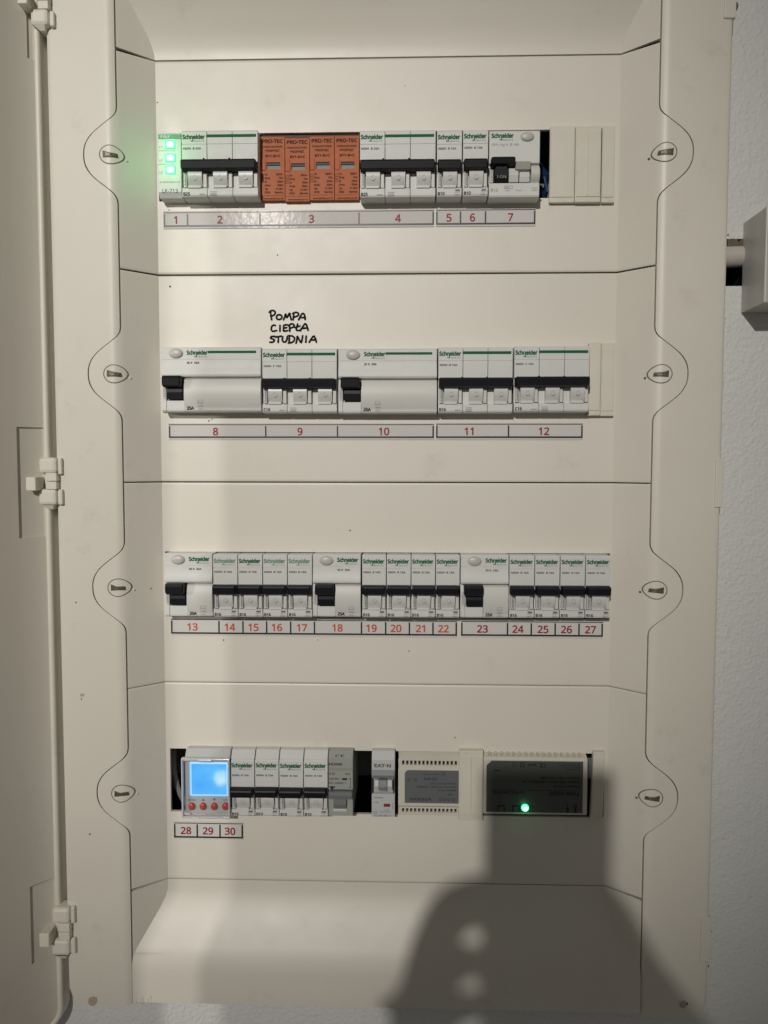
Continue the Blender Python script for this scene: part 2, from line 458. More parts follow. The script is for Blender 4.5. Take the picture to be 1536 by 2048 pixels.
bottom_cover = curved_cover('bottom_cover', bt, COVER_BOT, SEAMS[4]-.0002, 0, 0)
tt = []
for py, fr in ((112, 0), (96, .015), (72, .10), (49, .21), (0, .50), (-60, .9), (-75, 1), (-200, 1)):
    tt.append((W(1280, py, -.0203*fr)[1], .0203*fr))
tt.sort()
top_cover = curved_cover('top_cover', tt, SEAMS[0]+.0004, TOPZ, 0, 0)

# box behind the covers
b = MB(); x0, x1, z0, z1 = XL-.052, XR+.052, FRAME_BOT+.012, TOPZ-.004
b.box(x0, x1, .072, .075, z0, z1); b.box(x0-.003, x0, .0045, .075, z0, z1); b.box(x1, x1+.003, .0045, .075, z0, z1)
b.box(x0, x1, .0045, .072, z0-.003, z0); b.box(x0, x1, .0045, .072, z1, z1+.003)
b.build('back_box', DARK, board)
for i in range(4):
    zc = (HOLES[i][2]+HOLES[i][3])/2
    MB().box(x0+.004, x1-.004, .056, .063, zc-.0175, zc+.0175).build('mounting_rail', NOARKD, board)

# quarter-turn fasteners lying in the lugs of the covers
def on_surface(pts, lift):
    return [(x, surf(x)-lift, z) for x, z in pts]
def conform(mb, outer, inner, lift, back):
    n = len(outer); rings = [[(p[0], p[1]+back, p[2]) for p in on_surface(outer, lift)], on_surface(outer, lift)]
    if inner: rings += [on_surface(inner, lift), [(p[0], p[1]+back, p[2]) for p in on_surface(inner, lift)]]
    vs = [p for r in rings for p in r]; fs = []
    for k in range(len(rings)-1):
        for i in range(n):
            j = (i+1) % n; fs.append((k*n+i, k*n+j, (k+1)*n+j, (k+1)*n+i))
    return mb.add(vs, fs)
FAST_PX = {-1: [(221, 310), (229, 748), (237, 1175), (244, 1586)], 1: [(1331, 305), (1322, 748), (1312, 1180), (1304, 1595)]}
rf = random.Random(3)
for side in (-1, 1):
    for k, (px, py) in enumerate(FAST_PX[side]):
        cx, cz = W(px, py, -.0195)
        def oval(r, nn=28):
            out = []
            for i in range(nn):
                a = 2*math.pi*i/nn; tip = 1+.16*max(0, math.cos(a if side < 0 else math.pi-a))**3
                out.append((cx+r*1.02*tip*math.cos(a), cz+r*.90*math.sin(a)))
            return out
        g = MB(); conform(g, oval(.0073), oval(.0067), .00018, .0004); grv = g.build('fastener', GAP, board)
        d = MB(); rings = [oval(.0066*q) for q in (1, .8, .6, .4, .2)]
        vs = [p for r in rings for p in on_surface(r, .0003)]; fs = []
        for q in range(4):
            for i in range(28): fs.append((q*28+i, q*28+(i+1) % 28, (q+1)*28+(i+1) % 28, (q+1)*28+i))
        d.add(vs, fs).build('fastener_head', COVER, grv, smooth=40)
        # worn screwdriver slot: a wedge, uneven
        L = .0052; sgn = -side
        pts = [(-L*.95*sgn, .0023), (-L*.2*sgn, .0014+rf.uniform(-.0004, .0004)), (L*.9*sgn, .0011), (L*1.02*sgn, -.0016), (L*.1*sgn, -.0019+rf.uniform(-.0004, .0004)), (-L*.9*sgn, -.0023)]
        tl = rf.uniform(-.10, .04); pts = [(a*math.cos(tl)-b_*math.sin(tl), a*math.sin(tl)+b_*math.cos(tl)) for a, b_ in pts]
        fine = []
        for i in range(6):
            a, b_ = pts[i], pts[(i+1) % 6]
            for q in range(3): fine.append((lerp(a[0], b_[0], q/3), lerp(a[1], b_[1], q/3)))
        s = MB(); vs = on_surface([(cx+a, cz+c) for a, c in fine], .00065)+on_surface([(cx+a*.6, cz+c*.6) for a, c in fine], .0008)+on_surface([(cx, cz)], .0008)
        n = 18; fs = [(i, (i+1) % n, n+(i+1) % n, n+i) for i in range(n)]+[(n+i, n+(i+1) % n, 2*n) for i in range(n)]
        s.add(vs, fs).build('screw_slot', METAL, grv)
        p = MB(); px_ = cx-side*.0094; p.disc(px_, cz-.0022, .0008, .0008, surf(px_)-.0007, surf(px_)+.002, seg=8, dome=.0003); p.build('fastener_pip', GAP if side > 0 else COVER, grv, smooth=50)

# latch tabs at the right edge of the frame
for (a, b_, c, d) in ((1449.5, -40, 1464, 37), (1431.5, 917, 1442.5, 1015), (1402, 1834, 1417, 1923)):
    xa, zt_ = W(a, b_, -.021); xb, zb_ = W(c, d, -.021)
    MB().box(xa, max(xb, XR+T_OUT+.0012), -.0219, YW+.001, zb_, zt_, .0006).build('latch_tab', CREAM, board)

# ------------------------------------------------------------------ door, open about 118 degrees
DIR = Vector((-.47, -.883)).normalized(); NRM = Vector((.883, -.47)).normalized()
HX, HY = -.2548, -.0205
def bend(s): return -.0065*(1-math.exp(-s/.013)) if s > 0 else 0.0
def door_pt(s, z, off=0.0):
    off = off+bend(s) if off > -.01 else off
    return (HX+DIR.x*s+NRM.x*off, HY+DIR.y*s+NRM.y*off, z)
def on_door(px, py):
    d = fw+RT*((px-CX)/F_PX)-UP*((py-CY)/F_PX)
    # (0,-D)+t d on line (H + s DIR): dot with NRM
    t = ((HX)*NRM.x+(HY+CAM_D)*NRM.y)/(d.x*NRM.x+d.y*NRM.y)
    x, y, z = d.x*t, d.y*t-CAM_D, d.z*t
    return (x-HX)*DIR.x+(y-HY)*DIR.y, z
DZ0 = W(110, 2046, -.02)[1]; DZ1 = TOPZ
POCK = []
for q in (((52, -60), (60, 115)), ((42, 853), (47, 1077)), ((68, 1778), (72, 1933))):
    s0, zt_ = on_door(*q[0]); s1, zb_ = on_door(*q[1]); POCK.append(((s0+s1)/2, zb_, zt_))
# door face with rounded lower corner, pockets sunk around the hinges
zz = sorted({DZ0+.012*(1-math.cos(math.pi/2*k/8)) for k in range(9)} | {DZ1} | {p[1] for p in POCK} | {min(p[2], DZ1-.001) for p in POCK})
ss = sorted([0, .0012, .003]+sorted({round(p[0], 5) for p in POCK})+[.0055, .0085, .012, .016, .021, .027, .035, .046, .06, .09, .13])
def corner(z):
    d = z-DZ0
    return .012-math.sqrt(max(0, .012**2-(.012-d)**2)) if d < .012 else 0
doorface = MB()
def dq(s0, s1, z0, z1, o0, o1=None):
    o1 = o0 if o1 is None else o1
    doorface.add([door_pt(max(s0, corner(z0)), z0, o0), door_pt(max(s1, corner(z0)), z0, o1), door_pt(max(s1, corner(z1)), z1, o1), door_pt(max(s0, corner(z1)), z1, o0)], [(0, 1, 2, 3)])
for a, b_ in zip(zz, zz[1:]):
    for c, d in zip(ss, ss[1:]):
        inp = any(d <= p[0]+1e-5 and a >= p[1]-1e-6 and b_ <= min(p[2], DZ1-.001)+1e-6 and c >= .0 for p in POCK)
        dq(c, d, a, b_, -.0016 if inp else 0)
for ps, pz0, pz1 in POCK:
    pz1 = min(pz1, DZ1-.001); e = -.0016
    dq(ps-.00002, ps, pz0, pz1, e, 0)
    doorface.add([door_pt(0, pz0, e), door_pt(0, pz0, .0002), door_pt(0, pz1, .0002), door_pt(0, pz1, e)], [(0, 1, 2, 3)])
    for za in (pz0, pz1):
        cells = [q for q in ss if q <= ps+1e-6]
        for c, d in zip(cells, cells[1:]):
            doorface.add([door_pt(c, za, 0), door_pt(d, za, 0), door_pt(d, za, e), door_pt(c, za, e)], [(0, 1, 2, 3)])
# outer skin and the far edge
for a, b_ in zip(zz, zz[1:]):
    doorface.add([door_pt(corner(a), a, -.016), door_pt(.13, a, -.016), door_pt(.13, b_, -.016), door_pt(corner(b_), b_, -.016)], [(3, 2, 1, 0)])
doorface.add([door_pt(.13, DZ0, 0), door_pt(.13, DZ1, 0), door_pt(.13, DZ1, -.016), door_pt(.13, DZ0, -.016)], [(0, 1, 2, 3)])
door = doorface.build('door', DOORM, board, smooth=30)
# turned rim along the hinge side, following the rounded corner
rim = MB(); path = []
R = .012
for k in range(9):
    a = math.pi/2*k/8; path.append((R-R*math.sin(a), DZ0+R-R*math.cos(a)))   # from bottom going up
path = [(.10, DZ0)]+[(R-R*math.sin(math.pi/2*k/8), DZ0+R-R*math.cos(math.pi/2*k/8)) for k in range(9)]+[(0, DZ1)]
ringv = []
for s_, z_ in path:
    # outward in-plane normal of the rim path
    if s_ >= .0999: ns, nz = 0, -1
    elif z_ >= DZ0+R-1e-6: ns, nz = -1, 0
    else:
        ns, nz = s_-R, z_-(DZ0+R); L_ = math.hypot(ns, nz); ns /= L_; nz /= L_
    P0 = Vector(door_pt(s_, z_, 0))
    out = Vector((.99*(-ns), .05*ns*0-.0, nz))   # rim spreads toward the frame (+x) or downward
    row = []
    for u, dy in ((0, 0), (.0006, -.0007), (.0016, -.0009), (.0030, -.0005), (.0037, .0008), (.0039, .006), (.0038, .012)):
        row.append((P0.x+out.x*u, P0.y+dy, P0.z+out.z*u))
    ringv.append(row)
n = 7
rim.add([p for r in ringv for p in r], [(i*n+j, i*n+j+1, (i+1)*n+j+1, (i+1)*n+j) for i in range(len(ringv)-1) for j in range(n-1)])
rim.build('door_rim', CREAM, door, smooth=50)

def hinge(cy, dx):
    """knuckle hinge: two barrels, web, wedge pin and frame clips; cy, dx in photo pixels"""
    def q(px, py, Y=-.026): return W(px+dx, cy+py, Y)
    def bx(mb, px0, px1, py0, py1, y0, y1, r=.0007):
        a, zt_ = q(px0, py0); b_, zb_ = q(px1, py1); return mb.box(a, b_, y0, y1, zb_, zt_, r)
    k = MB()
    bx(k, 76, 113, -47, -15, -.0262, -.013, .0024); bx(k, 76, 113, 16, 49, -.0262, -.013, .0024)
    bx(k, 91, 113, -16, .3, -.0261, -.013, .0004); bx(k, 92, 113, 1.2, 17, -.0261, -.013, .0004)
    h = k.build('hinge', CREAM, board)
    c = MB(); bx(c, 112, 120.5, -46.5, -13, -.0238, -.017, .0008); bx(c, 112, 122, 17, 48, -.0238, -.017, .0008); c.build('hinge_clip', CREAM, h)
    p = MB(); bx(p, 61, 81, -8, 19, -.033, -.020, .0006); p.build('hinge_pin', CREAM, h)
    w_ = MB(); a, zt_ = q(82, 48); b_, zb_ = q(106, 57)
    w_.add([(a, -.0258, zt_), (b_, -.0258, zt_), (b_-.001, -.0235, zb_), (a+.004, -.0235, zb_), (a, -.014, zt_), (b_, -.014, zt_), (b_-.001, -.014, zb_), (a+.004, -.014, zb_)],
           [(0, 1, 2, 3), (4, 7, 6, 5), (0, 3, 7, 4), (1, 5, 6, 2), (3, 2, 6, 7)]); w_.build('hinge_foot', CREAM, h)
    return h
hinge(0, -17); hinge(962, 0); hinge(1864, 26)

# ------------------------------------------------------------------ wall
wb = MB()
hx0, hz1 = W(1452, 478, YW); hx1, hz0 = W(1494, 572, YW)
X0, X1, Z0, Z1 = -3.2, 3.2, -2.0, 2.2
# plaster sheet with the chased opening for the conduit; the board itself fills a niche
bx0, bx1, bz0, bz1 = XL-T_OUT+.003, XR+T_OUT-.003, FRAME_BOT+.006, TOPZ-.006
cols = [X0, bx0, bx1, hx1, X1]
for (a, b_, c, d) in ((X0, bx0, Z0, Z1), (bx0, bx1, Z0, bz0), (bx0, bx1, bz1, Z1), (bx1, hx1, Z0, hz0), (bx1, hx1, hz1, Z1), (hx1, X1, Z0, Z1)):
    wb.add([(a, YW, c), (b_, YW, c), (b_, YW, d), (a, YW, d)], [(0, 1, 2, 3)])
# reveal of the opening, plaster with its shade painted near-black
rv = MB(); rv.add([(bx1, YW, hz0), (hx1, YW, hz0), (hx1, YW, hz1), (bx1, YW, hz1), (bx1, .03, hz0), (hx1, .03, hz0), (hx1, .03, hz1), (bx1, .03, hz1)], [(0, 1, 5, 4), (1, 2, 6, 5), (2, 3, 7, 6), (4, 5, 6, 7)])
wall = wb.build('wall', WALL); tag(wall, 'painted plaster wall with a fine stippled texture', None, None, 'structure')
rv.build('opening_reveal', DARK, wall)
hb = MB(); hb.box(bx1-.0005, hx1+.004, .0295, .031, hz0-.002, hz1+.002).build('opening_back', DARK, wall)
# broken plaster edge above the conduit
rb = random.Random(5); pts = []
xa, za = W(1455, 481, YW); xb, zb_ = W(1487, 500, YW)
up = [(lerp(xa, xb, i/9), za+rb.uniform(-.0012, .0014)) for i in range(10)]; dn = [(lerp(xb, xa, i/9), zb_+rb.uniform(-.001, .001)) for i in range(10)]
MB().outline(up+dn, YW-.0006, YW+.006).build('broken_plaster_edge', BRICK, wall)
# dark patches beside the latch tabs: painted shadows and a hole
for (px, py, w_, h_) in ((1470, 12, 13, 20), (1420, 1863, 8, 4), (1417, 1932, 3, 6), (1456, 470, 3, 5)):
    a, z_ = W(px, py, YW)
    pt = [(a+math.cos(q*.785)*w_*.00018*rb.uniform(.75, 1.1), z_+math.sin(q*.785)*h_*.00018*rb.uniform(.75, 1.1)) for q in range(8)]
    MB().outline(pt, YW-.0002, YW+.002).build('shadow_hole_patch', GAP, wall)

# conduit and junction box
ca, cz_ = W(1449, 517, -.0015); cb, _ = W(1502, 517, -.0015)
c = MB(); zr = abs(W(1470, 497, -.0015)[1]-W(1470, 540, -.0015)[1])/2
c.tube([(ca-.01, -.004, cz_), (lerp(ca, cb, .5), -.004, cz_+.0006), (cb+.02, -.004, cz_+.002)], zr, 20)
con = c.build('conduit', PIPE, None, smooth=40); tag(con, 'short grey conduit pipe running from the board into the junction box', 'pipe')
jx, jz1 = W(1487, 447, YW); _, jz0 = W(1484, 626, YW); jx2 = jx+.085; JY = -.043
jb = thing('junction_box', 'grey square surface junction box on the wall at the right edge', 'junction box', (jx, YW, jz0))
k = MB()
k.box(jx, jx+.002, JY+.004, YW-.0003, jz0, jz1); k.box(jx2-.002, jx2, JY+.004, YW-.0003, jz0, jz1)
k.box(jx+.002, jx2-.002, JY+.004, YW-.0003, jz0, jz0+.002); k.box(jx+.002, jx2-.002, JY+.004, YW-.0003, jz1-.002, jz1); k.box(jx+.002, jx2-.002, YW-.003, YW-.0003, jz0+.002, jz1-.002)
k.build('box_body', JBOX, jb)
l_ = MB(); l_.box(jx-.0004, jx2+.0004, JY, JY+.0042, jz0-.0004, jz1+.0004, .0008); l_.build('lid', JBOX, jb)
for zc in (jz0+.010, jz1-.006):
    n_ = MB(); n_.disc(jx+.0075, zc, .0036, .0036, JY-.0006, JY+.001, 16); sc = n_.build('lid_screw', BLACK, jb, smooth=40)
    MB().box(jx+.0045, jx+.0105, JY-.0011, JY-.0004, zc-.0006, zc+.0006).build('screw_slot', WIREG, sc)

# ------------------------------------------------------------------ devices
SCALE_Y = {}
def rect(px0, px1, py0, py1, Y):
    pm = (px0+px1)/2; pym = (py0+py1)/2
    return W(px0, pym, Y)[0], W(px1, pym, Y)[0], W(pm, py1, Y)[1], W(pm, py0, Y)[1]

def brand(p, x0, x1, zb, h, wl, Y, m=GREEN):
    """green two-line maker's mark: heavy word, small spaced word beneath"""
    mb = MB(); wd = wl
    put_text(mb, 'Schneider', x0, zb, h, Y-.00012, width=wd, bold=.07)
    # long looped stroke dropping from the n
    lx = x0+wd*.44; q = h*.16
    mb.box(lx, lx+q*1.2, Y-.00012, Y-.0001, zb-h*.42, zb+h*.1); mb.box(lx-q*2.2, lx, Y-.00012, Y-.0001, zb-h*.52, zb-h*.34)
    o = mb.build('brand_lettering', m, p)
    e = MB(); put_text(e, 'E l e c t r i c', x0+wd*.98, zb-h*.62, h*.42, Y-.00012, width=wd*.52, align='R', bold=.012)
    e.build('brand_lettering', m if m is GREENF else GREEN, p)
    return o

def body_profile(Yn, zb, h, deep=.045):
    return [(deep, zb), (Yn+.0045, zb), (Yn+.0006, zb+.012*h), (Yn, zb+.035*h), (Yn, zb+.135*h), (Yn+.0030, zb+.142*h), (Yn+.0030, zb+.520*h), (Yn+.0002, zb+.523*h), (Yn, zb+.535*h),
            (Yn, zb+.785*h), (Yn+.0004, zb+.787*h), (Yn+.0004, zb+.795*h), (Yn, zb+.797*h), (Yn, zb+.975*h), (Yn+.0008, zb+1.0*h), (deep, zb+1.0*h)]
def toggle_profile(Yn, zb, h, z0=.375, z1=.528):
    return [(Yn+.004, zb+z0*h), (Yn-.0040, zb+(z0+.006)*h), (Yn-.0056, zb+(z0+.02)*h), (Yn-.0064, zb+(z1-.035)*h), (Yn-.0060, zb+(z1-.012)*h), (Yn-.0048, zb+z1*h), (Yn+.004, zb+z1*h)]

def poles(p, x0, x1, zb, h, Yn, n, rating, model, worn=None, style=0, code='A9K0'):
    w_ = (x1-x0)/n
    for k in range(n):
        a, b_ = x0+k*w_+.00014, x0+(k+1)*w_-.00014
        m = MB(); m.prism(body_profile(Yn, zb, h), a, b_, .0003); case = m.build('pole_case', GREYW, p)
        hu = MB(); hp = []
        for i in range(9):
            q = i/8; hp.append((Yn+.0022-.0042*math.sin(math.pi*(.10+.55*q)), zb+lerp(.168, .392, q)*h))
        hu.prism([(Yn+.004, zb+.168*h)]+hp+[(Yn+.004, zb+.392*h)], a+.24*w_, a+.80*w_, .0002); hub = hu.build('toggle_hub', HUB, case, smooth=30)
        em = MB(); cx_, czz = a+.52*w_, zb+.285*h; rr = .0017
        for i in range(14):
            t0, t1 = 2*math.pi*i/14, 2*math.pi*(i+1)/14; Yq = Yn-.00215
            em.add([(cx_+math.cos(t)*r*.85, Yq, czz+math.sin(t)*r) for t, r in ((t0, rr), (t1, rr), (t1, rr*.76), (t0, rr*.76))], [(0, 1, 2, 3)])
        em.build('emblem', EMBL, case)
        le = MB(); le.box(a+.24*w_, a+.76*w_, Yn-.0010, Yn+.003, zb+.135*h, zb+.170*h, .0002); le.build('hub_ledge', GREYW, case)
        if style == 0:
            st = MB(); st.box(a+.82*w_, a+.955*w_, Yn+.0006, Yn+.004, zb+.150*h, zb+.375*h, .0002); st.build('guide_step', GREYL, case)
        if k == 0:
            cs = MB(); cs.box(a+.05*w_, a+.185*w_, Yn+.0002, Yn+.004, zb+.150*h, zb+.385*h, .0002); c_ = cs.build('code_sticker', CODE, case)
            text(case, 'code_lettering', code, a+.165*w_, zb+.170*h, .0014, Yn+.0002, INKG, width=.0080, rot=90, bold=.03)
    to = MB()
    to.prism(toggle_profile(Yn, zb, h), x0+.0006, x1-.0009, .0006)
    for k in range(1, n): to.box(x0+k*w_-.0016, x0+k*w_-.0004, Yn-.0062, Yn-.003, zb+.5275*h, zb+.535*h, .0002)
    to.build('toggle', BLACK, p, smooth=30)
    tt_ = MB(); a = x0
    brand(p, x0+.05*w_, x1, zb+.872*h, .0033, w_*.86, Yn, worn or GREEN)
    if n > 1:
        g = MB(); g.box(x0+.98*w_, x1-.07*w_, Yn-.00016, Yn+.0002, zb+.893*h, zb+.935*h); g.build('green_stripe', GREEN, p)
    text(p, 'model_lettering', model, x0+.07*w_, zb+.715*h, .0016, Yn, INK, width=w_*.70, bold=.03)
    text(p, 'rating_lettering', rating, x0+.055*w_, zb+.030*h, .0024, Yn, INK, bold=.05)
    sm = MB()
    if n == 1:
        sm.box(x0+.74*w_, x0+.92*w_, Yn-.00014, Yn-.0001, zb+.085*h, zb+.115*h); put_text(sm, '6000 3', x0+.72*w_, zb+.060*h, .0009, Yn-.00012, width=w_*.22)
        put_text(sm, '230V~', x0+.70*w_, zb+.025*h, .0010, Yn-.00012, width=w_*.25, bold=.012)
    else:
        put_text(sm, '400V~', x0+.68*w_, zb+.030*h, .0012, Yn-.00012, width=w_*.28, bold=.02); put_text(sm, '6000', x0+1.12*w_, zb+.040*h, .0011, Yn-.00012, width=w_*.24, bold=.02)
        for zq in (.025, .075): sm.box(x0+1.10*w_, x0+1.38*w_, Yn-.00014, Yn-.0001, zb+zq*h, zb+(zq+.006)*h)
    sm.build('small_print', INKG, p)

rj = random.Random(23)
def breaker(label, cat, px, rating, model, n=1, Yn=-.012, group=None, worn=None, name='circuit_breaker', style=0):
    Yn += rj.uniform(-.0006, .0005)
    x0, x1, zb, zt_ = rect(*px, Yn); p = thing(name, label, cat, ((x0+x1)/2, .045, zb), group)
    poles(p, x0, x1, zb, zt_-zb, Yn, n, rating, model, worn, style)
    return p

G3 = 'three pole breakers in the two upper rows'; G1 = 'single pole breakers'
breaker('three pole breaker beside the green indicator lights, above the printed number two', 'circuit breaker', (363.5, 516, 260, 394), 'B25', 'K60N  B 25A', 3, -.0135, G3)
breaker('three pole breaker right of the orange surge arrester, above the printed number four', 'circuit breaker', (719.5, 871.5, 260, 395), 'B25', 'K60N  B 25A', 3, -.0135, G3)
breaker('single pole breaker in the top row above the printed number five', 'circuit breaker', (873.5, 924, 261, 394), 'B10', 'K60N  B 10A', 1, -.0135, G1)
breaker('single pole breaker in the top row above the printed number six', 'circuit breaker', (925.7, 976.5, 259, 393), 'B10', 'K60N  B 10A', 1, -.0138, G1)
breaker('three pole breaker below the black handwriting, above the printed number nine', 'circuit breaker', (524.3, 674, 697, 826), 'C16', 'K60N  C 16A', 3, -.0125, G3)
breaker('three pole breaker in the second row above the printed number eleven', 'circuit breaker', (876.2, 1025.6, 694, 826), 'B16', 'K60N  B 16A', 3, -.0125, G3)
breaker('three pole breaker next to the cream blank covers, above the printed number twelve', 'circuit breaker', (1028.2, 1179, 692, 824), 'C16', 'K60N  C 16A', 3, -.0128, G3)
WORDS = dict(zip((14, 15, 16, 17, 19, 20, 21, 22, 24, 25, 26, 27), 'fourteen fifteen sixteen seventeen nineteen twenty twenty-one twenty-two twenty-four twenty-five twenty-six twenty-seven'.split()))
ROW3 = [(14, 426.3, 475.4, GREENF), (15, 476.2, 525, None), (16, 525.8, 574.6, GREENF), (17, 575.4, 624.4, GREENF), (19, 724, 772.2, None), (20, 773, 821.8, None), (21, 822.4, 870.6, None), (22, 871.4, 919.6, None),
        (24, 1018.4, 1068.8, None), (25, 1069.6, 1119.4, None), (26, 1120.4, 1170, None), (27, 1171.2, 1221.2, None)]
for num, a, b_, wn in ROW3:
    sl = (a-330)/890*3
    breaker('single pole breaker%s in the third row above the printed number %s' % (' with rubbed lettering' if wn else '', WORDS[num]), 'circuit breaker', (a, b_, 1109+sl, 1235+sl), 'B16', 'K60N  B 16A', 1, -.012, G1, wn)

def rcd(label, px, Yn, stripe):
    """residual current device: wide face, oval test button, two-step black toggle at the left, rounded lower face"""
    x0, x1, zb, zt_ = rect(*px, Yn); h = zt_-zb; W_ = x1-x0; u = .0175
    p = thing('residual_current_device', label, 'residual current device', ((x0+x1)/2, .045, zb), 'residual current devices')
    # upper face, swelling a little toward its lower edge
    up = [(.045, zb+.535*h), (Yn+.002, zb+.535*h), (Yn-.0008, zb+.548*h), (Yn-.0013, zb+.575*h), (Yn-.0012, zb+.61*h), (Yn-.0007, zb+.66*h), (Yn-.0001, zb+.72*h), (Yn, zb+.80*h), (Yn+.0003, zb+.802*h), (Yn+.0003, zb+.812*h), (Yn, zb+.814*h),
          (Yn, zb+.975*h), (Yn+.0008, zb+h), (.045, zb+h)]
    m = MB(); m.prism(up, x0+.00014, x1-.00014, .0003); m.build('upper_case', GREYW, p, smooth=20)
    lo = [(.045, zb), (Yn+.0045, zb), (Yn+.0006, zb+.012*h), (Yn, zb+.035*h), (Yn, zb+.05*h)]
    for i in range(13):
        q = i/12; lo.append((Yn-.0019*math.sin(math.pi*q)**.8 if 0 < q < 1 else Yn, zb+lerp(.06, .50, q)*h))
    lo += [(Yn+.0022, zb+.525*h), (Yn+.003, zb+.5345*h), (.045, zb+.5345*h)]
    tl, tr = x0+.0035, x0+.0155
    m = MB(); m.prism(lo, tr+.0006, x1-.00014, .0002); m.build('lower_case', GREYL, p, smooth=24)
    m = MB(); m.prism([(.045, zb), (Yn+.0045, zb), (Yn+.0006, zb+.012*h), (Yn, zb+.035*h), (Yn+.0003, zb+.42*h), (Yn+.0022, zb+.5345*h), (.045, zb+.5345*h)], x0+.00014, tl-.0004, 0); m.build('lower_case', GREYW, p)
    m = MB(); m.prism([(.045, zb), (Yn+.0045, zb), (Yn+.0008, zb+.012*h), (Yn+.0004, zb+.035*h), (Yn+.0004, zb+.175*h), (Yn+.003, zb+.19*h), (Yn+.003, zb+.5345*h), (.045, zb+.5345*h)], tl-.0002, tr+.0004, 0); m.build('toggle_well', GREYW, p)
    m = MB(); m.prism([(Yn+.003, zb+.195*h), (Yn-.0022, zb+.20*h), (Yn-.0030, zb+.30*h), (Yn-.0026, zb+.375*h), (Yn+.003, zb+.375*h)], tl+.0006, tr+.0002, .0003); t = m.build('toggle', BLACK, p)
    m = MB(); m.prism([(Yn+.003, zb+.37*h), (Yn-.0060, zb+.375*h), (Yn-.0075, zb+.40*h), (Yn-.0080, zb+.50*h), (Yn-.0070, zb+.545*h), (Yn-.003, zb+.555*h), (Yn+.003, zb+.545*h)], tl-.0012, tr-.0002, .0007); m.build('toggle_grip', BLACK, t, smooth=30)
    bx_ = x0+.0098 if not stripe else x0+.0105
    m = MB(); m.disc(bx_, zb+.905*h, .0049, .0034, Yn-.0012, Yn+.002, 24, .0009); m.build('test_button', BUTTON, p, smooth=40)
    bw = .0146; bx0 = x0+.0178 if not stripe else x0+.0183
    brand(p, bx0, x1, zb+.885*h, .0033, bw, Yn)
    if stripe:
        MB().box(bx0+bw*1.02, x1-.0035, Yn-.00016, Yn+.0002, zb+.905*h, zb+.942*h).build('green_stripe', GREEN, p)
    text(p, 'model_lettering', 'ID K  25A', bx0, zb+.745*h, .0016, Yn-.0002, INK, width=.0088, bold=.03)
    text(p, 'rating_lettering', '25A', tr+.0024, zb+.040*h, .0025, Yn-.0004, INK, bold=.05)
    sm = MB(); sx = tr+.0105; Yr = Yn-.0014
    for a in (0, 1):
        sm.box(sx, sx+.0036, Yr-.00014, Yr-.0001, zb+(.135+.045*a)*h, zb+(.139+.045*a)*h); sm.box(sx+a*.0034, sx+a*.0034+.0002, Yr-.00014, Yr-.0001, zb+.135*h, zb+.182*h)
    put_text(sm, '~', sx+.0018, zb+.15*h, .0012, Yr-.00012, align='C'); put_text(sm, '30mA', sx, zb+.085*h, .0012, Yr-.00012, width=.0038); put_text(sm, '415V~', sx, zb+.04*h, .0011, Yr-.00012, width=.0038)
    sm.build('small_print', INKG, p)
    cs = MB(); cs.box(x0+.0008, x0+.0026, Yn-.0002, Yn+.002, zb+.20*h, zb+.42*h, .0002); c_ = cs.build('code_sticker', CODE, p)
    text(c_, 'code_lettering', 'A9R5', x0+.0022, zb+.225*h, .0011, Yn-.0002, INKG, width=.0068, rot=90)
    return p
rcd('wide residual current device with oval test button above the printed number eight', (323, 522.6, 694, 824), -.0125, True)
rcd('wide residual current device between two three pole breakers, above the printed number ten', (676.3, 874.2, 697, 827), -.0125, True)
rcd('narrow residual current device starting the third row, above the printed number thirteen', (329.5, 425.4, 1107, 1234), -.012, False)
rcd('narrow residual current device amid the third row, above the printed number eighteen', (625.4, 721.8, 1109, 1235), -.012, False)
rcd('narrow residual current device in the third row above the printed number twenty-three', (920.8, 1017.4, 1110, 1237), -.012, False)

# phase indicator with three green lamps
Yn = -.0125
x0, x1, zb, zt_ = rect(316, 362.8, 265, 395, Yn); h = zt_-zb; w_ = x1-x0
p = thing('phase_indicator', 'slim phase indicator module with three lit green lamps at the left of the top row', 'phase indicator', ((x0+x1)/2, .045, zb))
m = MB(); m.prism([(.045, zb-.0005), (Yn+.006, zb), (Yn+.003, zb+.01*h), (Yn, zb+.085*h), (Yn, zb+.345*h), (Yn+.0003, zb+.36*h), (Yn+.0003, zb+.985*h), (Yn+.001, zb+h), (.045, zb+h)], x0+.0001, x1-.0001, .0003); m.build('case', GREYW, p)
MB().box(x0+.0004, x1-.0004, Yn-.0001, Yn+.002, zb+.905*h, zb+.972*h).build('green_band', mat('band_green', (.03, .27, .13), .45), p)
mb = MB(); put_text(mb, 'F&F', x0+.14*w_, zb+.915*h, .0023, Yn-.0002, width=w_*.40, bold=.02)
mb.build('band_lettering', GREYW, p)
for k, zf in enumerate((.815, .610, .425)):
    cz = zb+zf*h; cxl = x0+.53*w_
    bz = MB(); bz.box(cxl-.0038, cxl+.0038, Yn-.0003, Yn+.002, cz-.0031, cz+.0031, .0007); led = bz.build('indicator_lamp', LEDG, p)
    co = MB(); co.disc(cxl, cz, .0024, .0018, Yn-.0008, Yn-.0002, 16, .0005); co.build('lamp_core', LEDC, led, smooth=50)
    text(p, 'lamp_lettering', 'L%d' % (k+1), x0+.05*w_, cz-.0022, .0018, Yn+.0003, INKG, width=.0021)
    ln = MB(); ln.box(x0+.0004, x0+.72*w_, Yn+.0001, Yn+.0004, cz-.0042, cz-.0039); ln.build('lamp_rule', INKL, p)
    lg = point('indicator_glow', (cxl, Yn-.015, cz), .0026, (.05, 1.0, .25), .002)
